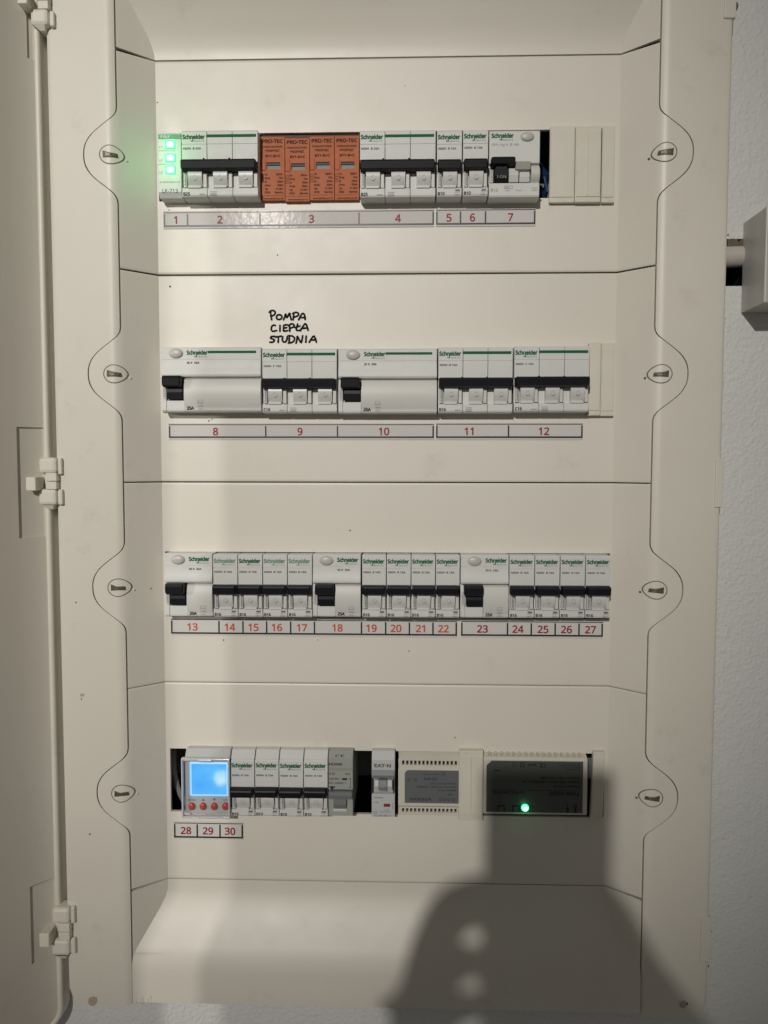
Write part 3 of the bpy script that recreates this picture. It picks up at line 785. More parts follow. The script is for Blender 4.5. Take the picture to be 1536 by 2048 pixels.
text(p, 'voltage_lettering', '3×230/400V+N', x0+.05*w_, zb+.225*h, .0014, Yn, INKG, width=w_*.88)
text(p, 'model_lettering', 'LK-713', x0+.17*w_, zb+.075*h, .0031, Yn, INK, width=w_*.66)

# orange surge arrester: one device, four plug-in cartridges
Ys = -.0035
x0, x1, zb, zt_ = rect(520.5, 718.5, 273, 400, Ys); h = zt_-zb; cw = (x1-x0)/4
p = thing('surge_arrester', 'orange surge arrester of four plug-in cartridges above the printed number three', 'surge arrester', ((x0+x1)/2, .045, zb))
MB().box(x0, x1, Ys+.012, .045, zb-.002, zt_+.003).build('base', BLACK, p)
MB().box(x0, x1, Ys+.006, Ys+.0115, zt_+.0001, zt_+.0035).build('base_rail', mat('dark_orange', (.07, .028, .014), .6), p)
for k in range(4):
    a, b_ = x0+k*cw+.00022, x0+(k+1)*cw-.00022; dz = -.0008 if k == 1 else 0
    zb2, zt2 = zb+dz, zt_+dz+(-.0004 if k == 1 else 0)
    c_ = MB(); wx0, wx1, wz0, wz1 = a+.24*cw, a+.80*cw, zb2+.49*h, zb2+.60*h
    yb_ = Ys+.011
    for (q0, q1, r0, r1) in ((a, b_, zb2, wz0), (a, b_, wz1, zt2), (a, wx0, wz0, wz1), (wx1, b_, wz0, wz1)):
        c_.box(q0, q1, Ys, yb_, r0, r1)
    car = c_.build('cartridge', ORANGE, p)
    v = MB(); v.box(wx0, wx1, Ys+.0016, Ys+.004, wz0, wz1); win = v.build('indicator_window', WINDOWG, car)
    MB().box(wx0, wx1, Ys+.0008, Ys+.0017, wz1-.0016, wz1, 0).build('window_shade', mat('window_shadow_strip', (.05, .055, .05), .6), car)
    r = MB(); r.box(a+.01*cw, a+.2*cw, Ys-.0005, Ys+.001, zb2+.47*h, zb2+.655*h, .0003); r.build('release_tab', ORANGE, car)
    pr = MB(); Y2 = Ys-.00013; mid = (a+b_)/2
    put_text(pr, 'PRO-TEC', mid, zb2+.905*h, .0029, Y2, width=cw*.82, align='C', bold=.05)
    put_text(pr, 'OGRANICZNIK', mid, zb2+.832*h, .0014, Y2, width=cw*.80, align='C', bold=.035)
    put_text(pr, 'PRZEPIĘĆ', mid, zb2+.768*h, .0017, Y2, width=cw*.56, align='C', bold=.035)
    put_text(pr, 'BY1-B+C', mid+.0003, zb2+.682*h, .0020, Y2, width=cw*.60, align='C', bold=.045)
    for i, (s1, s2) in enumerate((('Uc', '260V~'), ('Iimp', '7kA'), ('In', '30kA'), ('Imax', '50kA'), ('Up', '<1.5kV'), ('IP20', 'Bemko'))):
        zz_ = zb2+(.395-.057*i)*h
        put_text(pr, s1, a+.17*cw, zz_, .0016, Y2, bold=.04); put_text(pr, s2, b_-.06*cw, zz_, .0016, Y2, align='R', bold=.04)
    put_text(pr, 'www.bemko.eu CE', mid+.0004, zb2+.016*h, .0012, Y2, width=cw*.80, align='C', bold=.04)
    for (q0, q1, r0, r1) in ((.02, .13, .285, .289), (.02, .13, .405, .409), (.02, .032, .285, .409), (.118, .13, .285, .409), (.05, .10, .32, .33), (.05, .10, .36, .37)):
        pr.box(a+q0*cw, a+q1*cw, Y2, Y2+.00005, zb2+r0*h, zb2+r1*h)
    pr.box(a+.02*cw, b_-.02*cw, Y2, Y2+.00005, zb2+.075*h, zb2+.078*h)
    pr.build('cartridge_print', OPRINT, car)

# combined breaker with test button, two modules wide
Yn = -.0132
x0, x1, zb, zt_ = rect(978, 1079.6, 261, 395, Yn); h = zt_-zb; W_ = x1-x0
p = thing('residual_current_breaker', 'two module residual current breaker in the top row, above the printed number seven', 'circuit breaker', ((x0+x1)/2, .045, zb))
m = MB(); m.prism([(.045, zb+.30*h), (Yn+.003, zb+.30*h), (Yn+.003, zb+.50*h), (Yn+.0002, zb+.515*h), (Yn, zb+.53*h), (Yn, zb+.975*h), (Yn+.0008, zb+h), (.045, zb+h)], x0+.0001, x1-.0001, .0003); m.build('upper_case', GREYW, p)
m = MB(); m.prism([(.045, zb), (Yn+.0045, zb), (Yn+.0006, zb+.012*h), (Yn, zb+.035*h), (Yn, zb+.215*h), (Yn+.003, zb+.222*h), (Yn+.003, zb+.2985*h), (.045, zb+.2985*h)], x0+.0001, x1-.0001, .0003); m.build('lower_case', GREYW, p)
m = MB(); m.prism([(Yn+.004, zb+.225*h), (Yn-.0018, zb+.23*h), (Yn-.0032, zb+.30*h), (Yn-.0028, zb+.41*h), (Yn+.004, zb+.41*h)], x0+.10*W_, x0+.375*W_, .0003); t = m.build('toggle', BLACK, p)
m = MB(); m.prism(toggle_profile(Yn-.0006, zb, h, .445, .565), x0+.03*W_, x0+.50*W_, .0007); g_ = m.build('toggle_grip', BLACK, t, smooth=30)
m = MB(); m.box(x0+.13*W_, x0+.345*W_, Yn-.0030, Yn+.002, zb+.40*h, zb+.46*h); m.build('toggle_neck', BLACK, t)
text(t, 'toggle_lettering', 'I·ON', x0+.15*W_, zb+.265*h, .0023, Yn-.0034, INKL, width=W_*.18)
m = MB(); m.prism([(Yn+.004, zb+.225*h), (Yn-.0004, zb+.23*h), (Yn-.0016, zb+.32*h), (Yn-.0010, zb+.435*h), (Yn+.004, zb+.44*h)], x0+.39*W_, x0+.58*W_, .0003); m.build('toggle_hub', HUB, p)
m = MB(); m.prism(toggle_profile(Yn+.0028, zb, h, .38, .525), x0+.51*W_, x0+.81*W_, .0005); m.build('linkage', NOARK, p)
m = MB(); m.prism([(Yn+.004, zb+.225*h), (Yn-.0002, zb+.23*h), (Yn-.0010, zb+.30*h), (Yn-.0008, zb+.375*h), (Yn+.004, zb+.378*h)], x0+.60*W_, x0+.80*W_, .0003); m.build('toggle_hub', HUB, p)
cyl = [(Yn+.004, zb+.222*h)]+[(Yn+.002-.0046*math.sin(math.pi*(i+.6)/10.2), zb+lerp(.222, .485, i/9)*h) for i in range(10)]+[(Yn+.004, zb+.485*h)]
m = MB(); m.prism(cyl, x0+.825*W_, x1-.0001, .0003); m.build('side_cap', GREYL, p, smooth=30)
m = MB(); m.box(x0+.02*W_, x0+.085*W_, Yn-.0001, Yn+.004, zb+.225*h, zb+.42*h, .0002); m.build('code_sticker', CODE, p)
text(p, 'code_lettering', 'A9D55', x0+.072*W_, zb+.24*h, .0012, Yn-.0002, INKG, width=.0078, rot=90)
m = MB(); m.disc(x0+.745*W_, zb+.905*h, .0046, .0031, Yn-.0012, Yn+.002, 24, .0009); m.build('test_button', BUTTON, p, smooth=40)
brand(p, x0+.05*W_, x1, zb+.895*h, .0033, .0147, Yn)
text(p, 'model_lettering', 'DPN Vigi K  B 16A', x0+.055*W_, zb+.775*h, .0018, Yn, INKG, width=W_*.53)
text(p, 'rating_lettering', 'B16', x0+.04*W_, zb+.09*h, .0026, Yn, INKG)
sm = MB()
put_text(sm, '6000', x0+.32*W_, zb+.145*h, .0010, Yn-.00012, width=.003); put_text(sm, '230V~', x0+.33*W_, zb+.095*h, .0012, Yn-.00012, width=.0036); put_text(sm, '30mA', x0+.53*W_, zb+.095*h, .0012, Yn-.00012, width=.0042)
for (q0, q1, r0, r1) in ((.30, .47, .135, .139), (.30, .47, .172, .176), (.30, .305, .135, .176), (.465, .47, .135, .176), (.85, .96, .10, .104), (.85, .96, .14, .144), (.85, .855, .10, .144), (.955, .96, .10, .144), (.88, .93, .12, .124)):
    sm.box(x0+q0*W_, x0+q1*W_, Yn-.00014, Yn-.0001, zb+r0*h, zb+r1*h)
sm.build('small_print', INKG, p)

# snap-in blanks
def blank(px, label, Yf=-.0035, mid=False, tilt=0.0, side=BLANK, group='blank covers closing the ends of the slots'):
    x0, x1, zb, zt_ = rect(*px, Yf); p = thing('blank_cover', label, 'blank cover', ((x0+x1)/2, 0, zb), group)
    lip = .0035
    m = MB(); m.box(0, x1-x0, Yf, -.0004, 0, zt_-zb, .0004)
    m.box(.0006, x1-x0-.0006, Yf-.0006, Yf+.0006, lip, zt_-zb-lip, .0003)
    if mid: m.box((x1-x0)*.45, (x1-x0)*.50, Yf-.0014, Yf, lip*1.2, zt_-zb-lip*1.2, .0003)
    c, s = math.cos(tilt), math.sin(tilt)
    m.v = [(x0+x*c-z*s, y, zb+x*s+z*c) for x, y, z in m.v]
    m.build('cover', side, p)
    return p
blank((1099.6, 1149.6, 252, 405), 'cream blank cover next to the dark gap with the blue wire, top row')
blank((1150.8, 1202, 252, 404), 'middle cream blank cover of the top row with a scuffed rib', -.0045, True)
blank((1204, 1229.6, 252, 405), 'narrow cream blank cover at the right end of the top row')
blank((1177, 1201.5, 685, 831), 'cream blank cover touching the last breaker of the second row', -.0050)
blank((1202, 1228.6, 686, 832), 'cream blank cover at the right end of the second row', -.0040)
blank((918, 966, 1502, 1641), 'broad blank cover between the two power supplies, bottom row', -.0060, True)
blank((1182, 1206, 1504, 1640), 'tilted narrow blank cover at the right end of the bottom row', -.0050, False, -.028)

# ------------------------------------------------------------------ bottom row
Yn = -.0115
x0, x1, zb, zt_ = rect(367, 460.8, 1503, 1631, Yn); h = zt_-zb; W_ = x1-x0
p = thing('time_switch', 'digital time switch with a glowing blue screen and four red buttons', 'time switch', ((x0+x1)/2, .045, zb))
def on(px, py, Y=Yn): return W(px, py, Y)
m = MB(); m.prism([(.045, zb-.001), (Yn+.003, zb), (Yn+.0012, zb+.02*h), (Yn+.0012, zb+.86*h), (Yn+.006, zb+1.0*h), (.045, zb+1.0*h)], x0+.0006, x1-.0006, .0006); m.build('case', EATONG, p)
sa, szt = on(383, 1528); sb, szb = on(453, 1589)
MB().box(sa-.0016, sb+.0012, Yn+.0003, Yn+.0014, szb-.0016, szt+.0012, .0005).build('screen_bezel', SCREENE, p)
sc = MB().box(sa, sb, Yn-.0001, Yn+.001, szb, szt).build('screen', SCREEN, p)
for i, px in enumerate((383, 405.6, 428, 450.5)):
    a, z_ = on(px, 1613)
    m = MB(); m.disc(a, z_, .0024, .0027, Yn-.0006, Yn+.002, 18, .0007); m.build('button', REDB, p, smooth=40)
    if i in (1, 2):
        zt3 = on(px, 1603)[1]; sg_ = 1 if i == 1 else -1
        MB().add([(a-.0011, Yn+.00105, zt3+.0009-sg_*.0009), (a+.0011, Yn+.00105, zt3+.0009-sg_*.0009), (a, Yn+.00105, zt3+.0009+sg_*.0009)], [(0, 1, 2)]).build('button_arrow', INKG, p)
        continue
    text(p, 'button_lettering', ('MENU', '', '', 'OK')[i], a, on(px, 1603)[1], .0017, Yn+.0012, INKG, align='C', width=(.0056, .0022, .0022, .0034)[i], bold=.01)
point('screen_glow', ((sa+sb)/2, Yn-.016, (szb+szt)/2), .0011, (.12, .42, 1.0), .006)
# clear hinged lid with raised border and two barrels
m = MB(); lx0, lx1 = x0-.0006, x1+.0002
lid = MB().box(lx0, lx1, Yn-.0028, Yn-.0018, zb-.001, zb+.905*h, .0004).build('lid', CLEAR, p)
rm = MB()
for (a, b_, c, d) in ((lx0, lx0+.0012, zb, zb+.90*h), (lx1-.0012, lx1, zb, zb+.90*h), (lx0, lx1, zb-.0008, zb+.0006), (lx0, lx1, zb+.895*h, zb+.915*h)):
    rm.box(a, b_, Yn-.0036, Yn-.0002, c, d, .0004)
RIMM = mat('clear_rim', (.52, .53, .55), .15); rm.build('lid_rim', RIMM, lid)
m = MB(); m.tube([(lx0, Yn-.0016, zb+.885*h), (lx1, Yn-.0016, zb+.885*h)], .0013, 12); m.build('lid_hinge', RIMM, lid, smooth=50)
m = MB(); m.box(x0+.34*W_, x0+.64*W_, Yn-.0042, Yn-.0026, zb+.86*h, zb+.905*h, .0005); m.build('lid_catch', mat('catch_blue_grey', (.42, .46, .56), .2), lid)
for f in (.22, .72):
    MB().box(x0+f*W_, x0+(f+.14)*W_, Yn-.0042, Yn-.003, zb-.0004, zb+.012*h, .0003).build('lid_foot', GREYW, lid)
text(p, 'model_lettering', 'PCZ-525', x0+.60*W_, zb+.865*h, .0020, Yn+.0003, INKG, width=W_*.30)

def shoulder(p, a, b_, zb, h, Yn, m=GREYW):
    s = MB(); s.prism([(.045, zb+.885*h), (Yn+.0009, zb+.885*h), (Yn+.0016, zb+.9*h), (Yn+.0052, zb+1.0*h), (Yn+.0065, zb+1.02*h), (.045, zb+1.02*h)], a+.0002, b_-.0002); return s.build('top_shoulder', m, p)
def row4_breaker(label, px, worn=False, first=False):
    Yn = -.0115
    x0, x1, zb, zt_ = rect(*px, Yn); H = zt_-zb; h = H*.88; w_ = x1-x0
    p = thing('circuit_breaker', label, 'circuit breaker', ((x0+x1)/2, .045, zb), G1)
    poles(p, x0, x1, zb, h, Yn, 1, 'B10', 'K60N  B 10A', None, 0)
    s = MB(); s.prism([(.045, zb+h+.0001), (Yn+.0009, zb+h+.0001), (Yn+.0055, zb+H), (.045, zb+H)], x0+.0002, x1-.0002, .0002); sh = s.build('top_shoulder', GREYW, p)
    return p
row4_breaker('single pole breaker touching the blue lit time switch in the bottom row', (461.4, 509, 1504, 1634))
row4_breaker('single pole breaker in the bottom row, second to the right of the time switch', (510, 557.6, 1504, 1634))
row4_breaker('single pole breaker in the bottom row, third to the right of the time switch', (558.4, 606.6, 1505, 1635))
row4_breaker('single pole breaker in the bottom row beside the grey breaker with a pale band', (607.4, 655.6, 1505, 1635))

# grey breaker
Yn = -.0105
x0, x1, zb, zt_ = rect(656.8, 706, 1505, 1634, Yn); h = zt_-zb; w_ = x1-x0
p = thing('circuit_breaker', 'grey green single breaker with a grey handle at the left of the dark gap', 'circuit breaker', ((x0+x1)/2, .045, zb), G1)
m = MB(); m.prism([(.045, zb), (Yn+.003, zb), (Yn, zb+.02*h), (Yn, zb+.38*h), (Yn+.0032, zb+.40*h), (Yn+.0032, zb+.415*h), (.045, zb+.415*h)], x0+.0001, x1-.0001, .0003); m.build('lower_case', NOARK, p)
m = MB(); m.prism([(.045, zb+.4165*h), (Yn+.002, zb+.4165*h), (Yn, zb+.43*h), (Yn, zb+.91*h), (Yn+.004, zb+h), (.045, zb+h)], x0+.0001, x1-.0001, .0003); m.build('upper_case', NOARK, p)
m = MB(); m.prism([(Yn+.004, zb+.30*h), (Yn-.0042, zb+.315*h), (Yn-.0052, zb+.38*h), (Yn-.0035, zb+.415*h), (Yn+.004, zb+.415*h)], x0+.05*w_, x1-.02*w_, .0004); m.build('toggle', NOARKD, p, smooth=30)
m = MB(); m.prism([(Yn+.002, zb+.135*h), (Yn-.0012, zb+.14*h), (Yn-.0030, zb+.22*h), (Yn-.0026, zb+.31*h), (Yn+.002, zb+.312*h)], x0+.22*w_, x0+.74*w_, .0003); m.build('toggle_hub', NOARKD, p, smooth=30)
MB().box(x0+.20*w_, x0+.76*w_, Yn-.001, Yn+.002, zb+.09*h, zb+.135*h, .0003).build('hub_ledge', EATONG, p)
MB().box(x0+.02*w_, x0+.97*w_, Yn-.0001, Yn+.001, zb+.715*h, zb+.765*h).build('pale_band', mat('olive_band', (.27, .29, .23), .5), p)
text(p, 'brand_lettering', 'NOARK', x0+.03*w_, zb+.80*h, .0023, Yn, INK, width=w_*.55, bold=.03)
pr = MB(); Y2 = Yn-.00012
put_text(pr, 'CE', x0+.28*w_, zb+.925*h, .0022, Yn+.0005, width=w_*.36); put_text(pr, '6 5Z', x0+.04*w_, zb+.655*h, .0019, Y2, bold=.02); put_text(pr, '6000A', x0+.90*w_, zb+.66*h, .0012, Y2, align='R', bold=.02)
put_text(pr, '230/400V~', x0+.03*w_, zb+.58*h, .0015, Y2, width=w_*.47, bold=.014); pr.box(x0+.56*w_, x0+.76*w_, Y2, Y2+.00005, zb+.575*h, zb+.605*h); put_text(pr, 'IEC 60898-1', x0+.03*w_, zb+.515*h, .0015, Y2, width=w_*.66, bold=.014)
pr.box(x0+.04*w_, x0+.27*w_, Y2, Y2+.00005, zb+.455*h, zb+.475*h); pr.box(x0+.10*w_, x0+.2*w_, Y2, Y2+.00005, zb+.43*h, zb+.456*h)
pr.box(x0+.89*w_, x0+.905*w_, Y2, Y2+.00005, zb+.46*h, zb+.60*h); pr.box(x0+.85*w_, x0+.93*w_, Y2, Y2+.00005, zb+.595*h, zb+.604*h); pr.box(x0+.85*w_, x0+.93*w_, Y2, Y2+.00005, zb+.455*h, zb+.464*h)
pr.build('small_print', INK, p)

# pale grey breaker with red indicator
Yn = -.0095
x0, x1, zb, zt_ = rect(743.2, 790, 1505, 1636, Yn); h = zt_-zb; w_ = x1-x0
p = thing('circuit_breaker', 'pale grey single breaker with a small red indicator between two dark gaps', 'circuit breaker', ((x0+x1)/2, .045, zb), G1)
m = MB(); m.prism([(.045, zb), (Yn+.002, zb), (Yn, zb+.02*h), (Yn, zb+.37*h), (Yn+.003, zb+.385*h), (Yn+.003, zb+.62*h), (Yn, zb+.64*h), (Yn, zb+.885*h), (Yn+.0035, zb+h), (.045, zb+h)], x0+.0001, x1-.0001, .0003); m.build('case', EATONG, p)
m = MB(); m.prism([(Yn+.002, zb+.615*h), (Yn-.0006, zb+.62*h), (Yn-.0014, zb+.66*h), (Yn-.0004, zb+.735*h), (Yn+.002, zb+.737*h)], x0+.03*w_, x1-.03*w_, .0003); m.build('toggle', EATOND, p, smooth=30)
m = MB(); m.prism([(Yn+.004, zb+.43*h), (Yn-.0022, zb+.435*h), (Yn-.0032, zb+.50*h), (Yn-.002, zb+.595*h), (Yn+.004, zb+.60*h)], x0+.32*w_, x0+.66*w_, .0003); m.build('toggle_hub', EATOND, p, smooth=30)
for a, b_ in ((.12, .31), (.67, .88)):
    m = MB(); m.prism([(Yn+.004, zb+.42*h), (Yn-.0006, zb+.43*h), (Yn-.002, zb+.50*h), (Yn-.0008, zb+.585*h), (Yn+.004, zb+.59*h)], x0+a*w_, x0+b_*w_, .0003); m.build('guide_cheek', EATONG, p, smooth=30)
for a, b_ in ((.02, .055), (.92, .955)): MB().box(x0+a*w_, x0+b_*w_, Yn-.0004, Yn+.002, zb+.38*h, zb+.60*h).build('side_slit', INK, p)
MB().box(x0+.52*w_, x0+.79*w_, Yn-.0004, Yn+.001, zb+.175*h, zb+.220*h, .0001).build('red_indicator', mat('red_flag', (.22, .022, .012), .4), p)
pr = MB(); Y2 = Yn-.00012
put_text(pr, 'EAT·N', x0+.13*w_, zb+.775*h, .0030, Y2, width=w_*.68, bold=.05); pr.build('brand_lettering', mat('slate_print', (.09, .10, .11), .5), p)
pr = MB(); put_text(pr, '6000A', x0+.55*w_, zb+.115*h, .0011, Y2); put_text(pr, '230/400V~', x0+.36*w_, zb+.085*h, .0011, Y2, width=w_*.5); put_text(pr, 'C6', x0+.08*w_, zb+.07*h, .0022, Y2, bold=.01); put_text(pr, 'CLS6-B6-1', x0+.10*w_, zb+.025*h, .0015, Y2, width=w_*.72, bold=.012)
pr.box(x0+.10*w_, x0+.5*w_, Y2, Y2+.00005, zb+.305*h, zb+.315*h); pr.box(x0+.10*w_, x0+.3*w_, Y2, Y2+.00005, zb+.235*h, zb+.243*h); pr.box(x0+.9*w_, x0+.915*w_, Y2, Y2+.00005, zb+.14*h, zb+.24*h)
pr.build('small_print', INKG, p)

# power supply with ventilation slots
Yn = -.0045
x0, x1, zb, zt_ = rect(796.5, 920, 1506, 1632, Yn); h = zt_-zb; W_ = x1-x0
p = thing('power_supply', 'cream power supply with two rows of vent slots and a slate label', 'power supply', ((x0+x1)/2, .045, zb), 'power supplies')
m = MB(); sl = []
for r, (f0, f1) in enumerate(((.795, .865), (.045, .105))):
    for k in range(15):
        a = x0+(.062+.0655*k)*W_; sl.append((a, a+.0017, zb+f0*h, zb+f1*h))
def slotted(mb, a, b_, c, d, slots, y0, y1):
    xsq = sorted({a, b_} | {q for s_ in slots for q in s_[:2] if a < q < b_}); zs_ = sorted({c, d} | {q for s_ in slots for q in s_[2:] if c < q < d})
    for u0, u1 in zip(xsq, xsq[1:]):
        for v0, v1 in zip(zs_, zs_[1:]):
            mx_, mz_ = (u0+u1)/2, (v0+v1)/2
            if any(s_[0] < mx_ < s_[1] and s_[2] < mz_ < s_[3] for s_ in slots): continue
            mb.add([(u0, y0, v0), (u1, y0, v0), (u1, y0, v1), (u0, y0, v1)], [(0, 1, 2, 3)])
    for s_ in slots:
        if c <= s_[2] and s_[3] <= d and s_[1] <= b_:
            q = [(s_[0], s_[2]), (s_[1], s_[2]), (s_[1], s_[3]), (s_[0], s_[3])]
            mb.add([(u, y0, v) for u, v in q]+[(u, y1, v) for u, v in q], [(i, (i+1) % 4, 4+(i+1) % 4, 4+i) for i in range(4)])
slotted(m, x0, x1, zb+.16*h, zb+.72*h, [], Yn, .002)
slotted(m, x0, x1, zb+.75*h, zb+.90*h, [s_ for s_ in sl if s_[2] > zb+.5*h], Yn+.0015, Yn+.004)
slotted(m, x0, x1, zb, zb+.13*h, [s_ for s_ in sl if s_[2] < zb+.5*h], Yn+.0015, Yn+.004)
m.add([(x0, Yn, zb+.72*h), (x1, Yn, zb+.72*h), (x1, Yn+.0015, zb+.75*h), (x0, Yn+.0015, zb+.75*h)], [(0, 1, 2, 3)]); m.add([(x0, Yn, zb+.16*h), (x1, Yn, zb+.16*h), (x1, Yn+.0015, zb+.13*h), (x0, Yn+.0015, zb+.13*h)], [(0, 1, 2, 3)])
m.add([(x0+.0004, Yn+.0015, zb+.90*h), (x1, Yn+.0015, zb+.90*h), (x1, Yn+.009, zb+1.0*h), (x0, Yn+.009, zb+1.0*h)], [(0, 1, 2, 3)])
m.add([(x0, Yn, zb+.16*h), (x0, Yn, zb+.72*h), (x0, Yn+.0015, zb+.90*h), (x0, .045, zb+.9*h), (x0, .045, zb), (x0, Yn+.0015, zb)], [(0, 1, 2, 3, 4, 5)])
m.build('case', PSUW, p)
MB().box(x0+.001, x1-.001, Yn+.0042, .045, zb+.002, zb+.93*h).build('inner_block', DARK, p)
MB().box(x0-.0002, x0+.006, Yn+.005, .04, zb-.001, zb+.10*h).build('terminal_end', NOARKD, p)
lx0, lx1 = x0+.105*W_, x1-.001; lz0, lz1 = zb+.205*h, zb+.725*h; c4 = .0022
m = MB(); m.outline([(lx0, lz0), (lx1, lz0), (lx1, lz1), (lx0+c4, lz1), (lx0+c4*.4, lz1-c4*.4), (lx0, lz1-c4)], Yn-.0002, Yn+.0004); lab = m.build('label_sheet', PSUL1, p)
pr = MB(); Y2 = Yn-.00032; lw, lh = lx1-lx0, lz1-lz0
def t180(mb, s, fx, fz, hh, width=None, bold=.01, Y2_=None): put_text(mb, s, lx0+fx*lw, lz0+fz*lh, hh, Y2 if Y2_ is None else Y2_, width=width, bold=bold, rot=180)
t180(pr, 'VIDOS', .50, .155, .0022, width=lw*.40, bold=.02)
t180(pr, 'Model: PS-12', .95, .42, .0014, width=lw*.34, bold=.02); t180(pr, 'Input: AC 100-240V ~ 50/60Hz', .95, .525, .0014, width=lw*.72, bold=.02); t180(pr, 'Output: DC 12V 2.1A', .95, .63, .0014, width=lw*.48, bold=.02)
t180(pr, 'CE', .60, .78, .0026, width=lw*.09, bold=.02); t180(pr, 'RoHS', .48, .775, .0018, width=lw*.12, bold=.03); t180(pr, '80°C', .87, .30, .0014, bold=.02)
for cxq, czq in ((.08, .72), (.20, .72), (.66, .12), (.74, .12), (.82, .12), (.91, .12), (.72, .90)):
    cq, zq, rr = lx0+cxq*lw, lz0+czq*lh, .0011
    for i in range(10):
        t0, t1 = 2*math.pi*i/10, 2*math.pi*(i+1)/10
        pr.add([(cq+math.cos(t)*r, Y2, zq+math.sin(t)*r) for t, r in ((t0, rr), (t1, rr), (t1, rr*.7), (t0, rr*.7))], [(0, 1, 2, 3)])
pr.box(lx0+.33*lw, lx0+.66*lw, Y2, Y2+.00005, lz0+.88*lh, lz0+.893*lh)
pr.build('label_print', mat('label_ink', (.02, .021, .023), .5), lab)

# power supply in the shadow, charcoal label
Yn = -.0055
x0, x1, zb, zt_ = rect(966.5, 1175, 1508, 1631, Yn); h = zt_-zb; W_ = x1-x0
p = thing('power_supply', 'power supply with a charcoal label and one lit green lamp', 'power supply', ((x0+x1)/2, .045, zb), 'power supplies')
m = MB(); m.prism([(.045, zb), (Yn+.002, zb), (Yn, zb+.02*h), (Yn, zb+.90*h), (Yn+.001, zb+.93*h), (Yn+.009, zb+1.0*h), (.045, zb+1.0*h)], x0+.0001, x1-.0001, .0004); m.build('case', PSUW, p)
for k in range(16):
    a = x0+(.05+.058*k)*W_; MB().add([(a, Yn+.0022, zb+.945*h), (a+.0018, Yn+.0022, zb+.945*h), (a+.0018, Yn+.0085, zb+1.004*h), (a, Yn+.0085, zb+1.004*h), (a, Yn+.001, zb+.985*h), (a+.0018, Yn+.001, zb+.985*h)], [(0, 1, 5, 4), (4, 5, 2, 3), (0, 4, 3), (1, 2, 5)]).build('vent_rib', PSUW, p)
lx0, lx1 = x0+.03*W_, x0+.955*W_; lz0, lz1 = zb+.05*h, zb+.885*h; lw, lh = lx1-lx0, lz1-lz0; ch = .0036
m = MB(); m.outline([(lx0, lz0), (lx1, lz0), (lx1, lz1), (lx0+ch, lz1), (lx0, lz1-ch)], Yn-.0002, Yn+.0004); lab = m.build('label_sheet', PSUL2, p)
pr = MB(); Y2 = Yn-.00032
t180(pr, 'N', .94, .175, .0034, bold=.01); t180(pr, 'L', .85, .175, .0034, bold=.01); t180(pr, '12V', .50, .14, .0026, bold=.01); t180(pr, '+', .30, .20, .002); t180(pr, 'V', .16, .21, .0016)
t180(pr, 'Power supply', .96, .405, .0036, width=lw*.31, bold=.03); t180(pr, 'VIDOS', .40, .41, .0024, width=lw*.33, bold=.02)
t180(pr, 'Model: PSU-2', .97, .535, .0019, width=lw*.27, bold=.02); t180(pr, 'Input: 100-240V~ 50/60Hz 1A', .97, .62, .0019, width=lw*.60, bold=.02); t180(pr, 'Output: 12V = 2A 24W', .97, .70, .0019, width=lw*.41, bold=.02)
t180(pr, 'CE', .61, .955, .0034, width=lw*.06, bold=.02); t180(pr, 'RoHS', .51, .95, .0020, width=lw*.08, bold=.04); t180(pr, 'www.vidos.pl', .97, .855, .0013, width=lw*.15); t180(pr, 'Made in P.R.C.', .97, .90, .0013, width=lw*.2); t180(pr, 'Manufactured for', .97, .945, .0013, width=lw*.23)
def sq(fx, fz, rx, rz, t):
    a, c = lx0+fx*lw, lz0+fz*lh
    for q in ((a-rx, a+rx, c+rz-t, c+rz), (a-rx, a+rx, c-rz, c-rz+t), (a-rx, a-rx+t, c-rz+t, c+rz-t), (a+rx-t, a+rx, c-rz+t, c+rz-t)): pr.box(q[0], q[1], Y2, Y2+.00005, q[2], q[3])
sq(.37, .925, .0016, .0016, .0005); sq(.29, .925, .0014, .0014, .0003)
for fx in (.155, .31):
    a = lx0+fx*lw
    for q in ((a-.0027, a+.0027, lz0+.112*lh, lz0+.137*lh), (a-.0027, a-.0019, lz0+.005*lh, lz0+.112*lh), (a+.0019, a+.0027, lz0+.005*lh, lz0+.112*lh)): pr.box(q[0], q[1], Y2, Y2+.00005, q[2], q[3])
for fx in (.845, .925): pr.box(lx0+fx*lw-.0006, lx0+fx*lw+.0008, Y2, Y2+.00005, lz0+.005*lh, lz0+.11*lh)
pr.box(lx0+.07*lw, lx0+.97*lw, Y2, Y2+.00005, lz0+.43*lh, lz0+.436*lh); pr.box(lx0+.08*lw, lx0+.14*lw, Y2, Y2+.00005, lz0+.80*lh, lz0+.82*lh)
pr.build('label_print', mat('label_ink_dark', (.004, .004, .004), .6), lab)
a, z_ = W(1050, 1615, Yn)
m = MB(); m.disc(a, z_, .0027, .0027, Yn-.0012, Yn+.001, 18, .0012); led = m.build('indicator_lamp', LEDP, p, smooth=50)
m = MB(); m.disc(a+.0001, z_, .0015, .0015, Yn-.0026, Yn-.0018, 12, .0003); m.build('lamp_core', LEDC, led, smooth=50)
point('supply_glow', (a, Yn-.006, z_), .0005, (.08, 1.0, .35), .002)

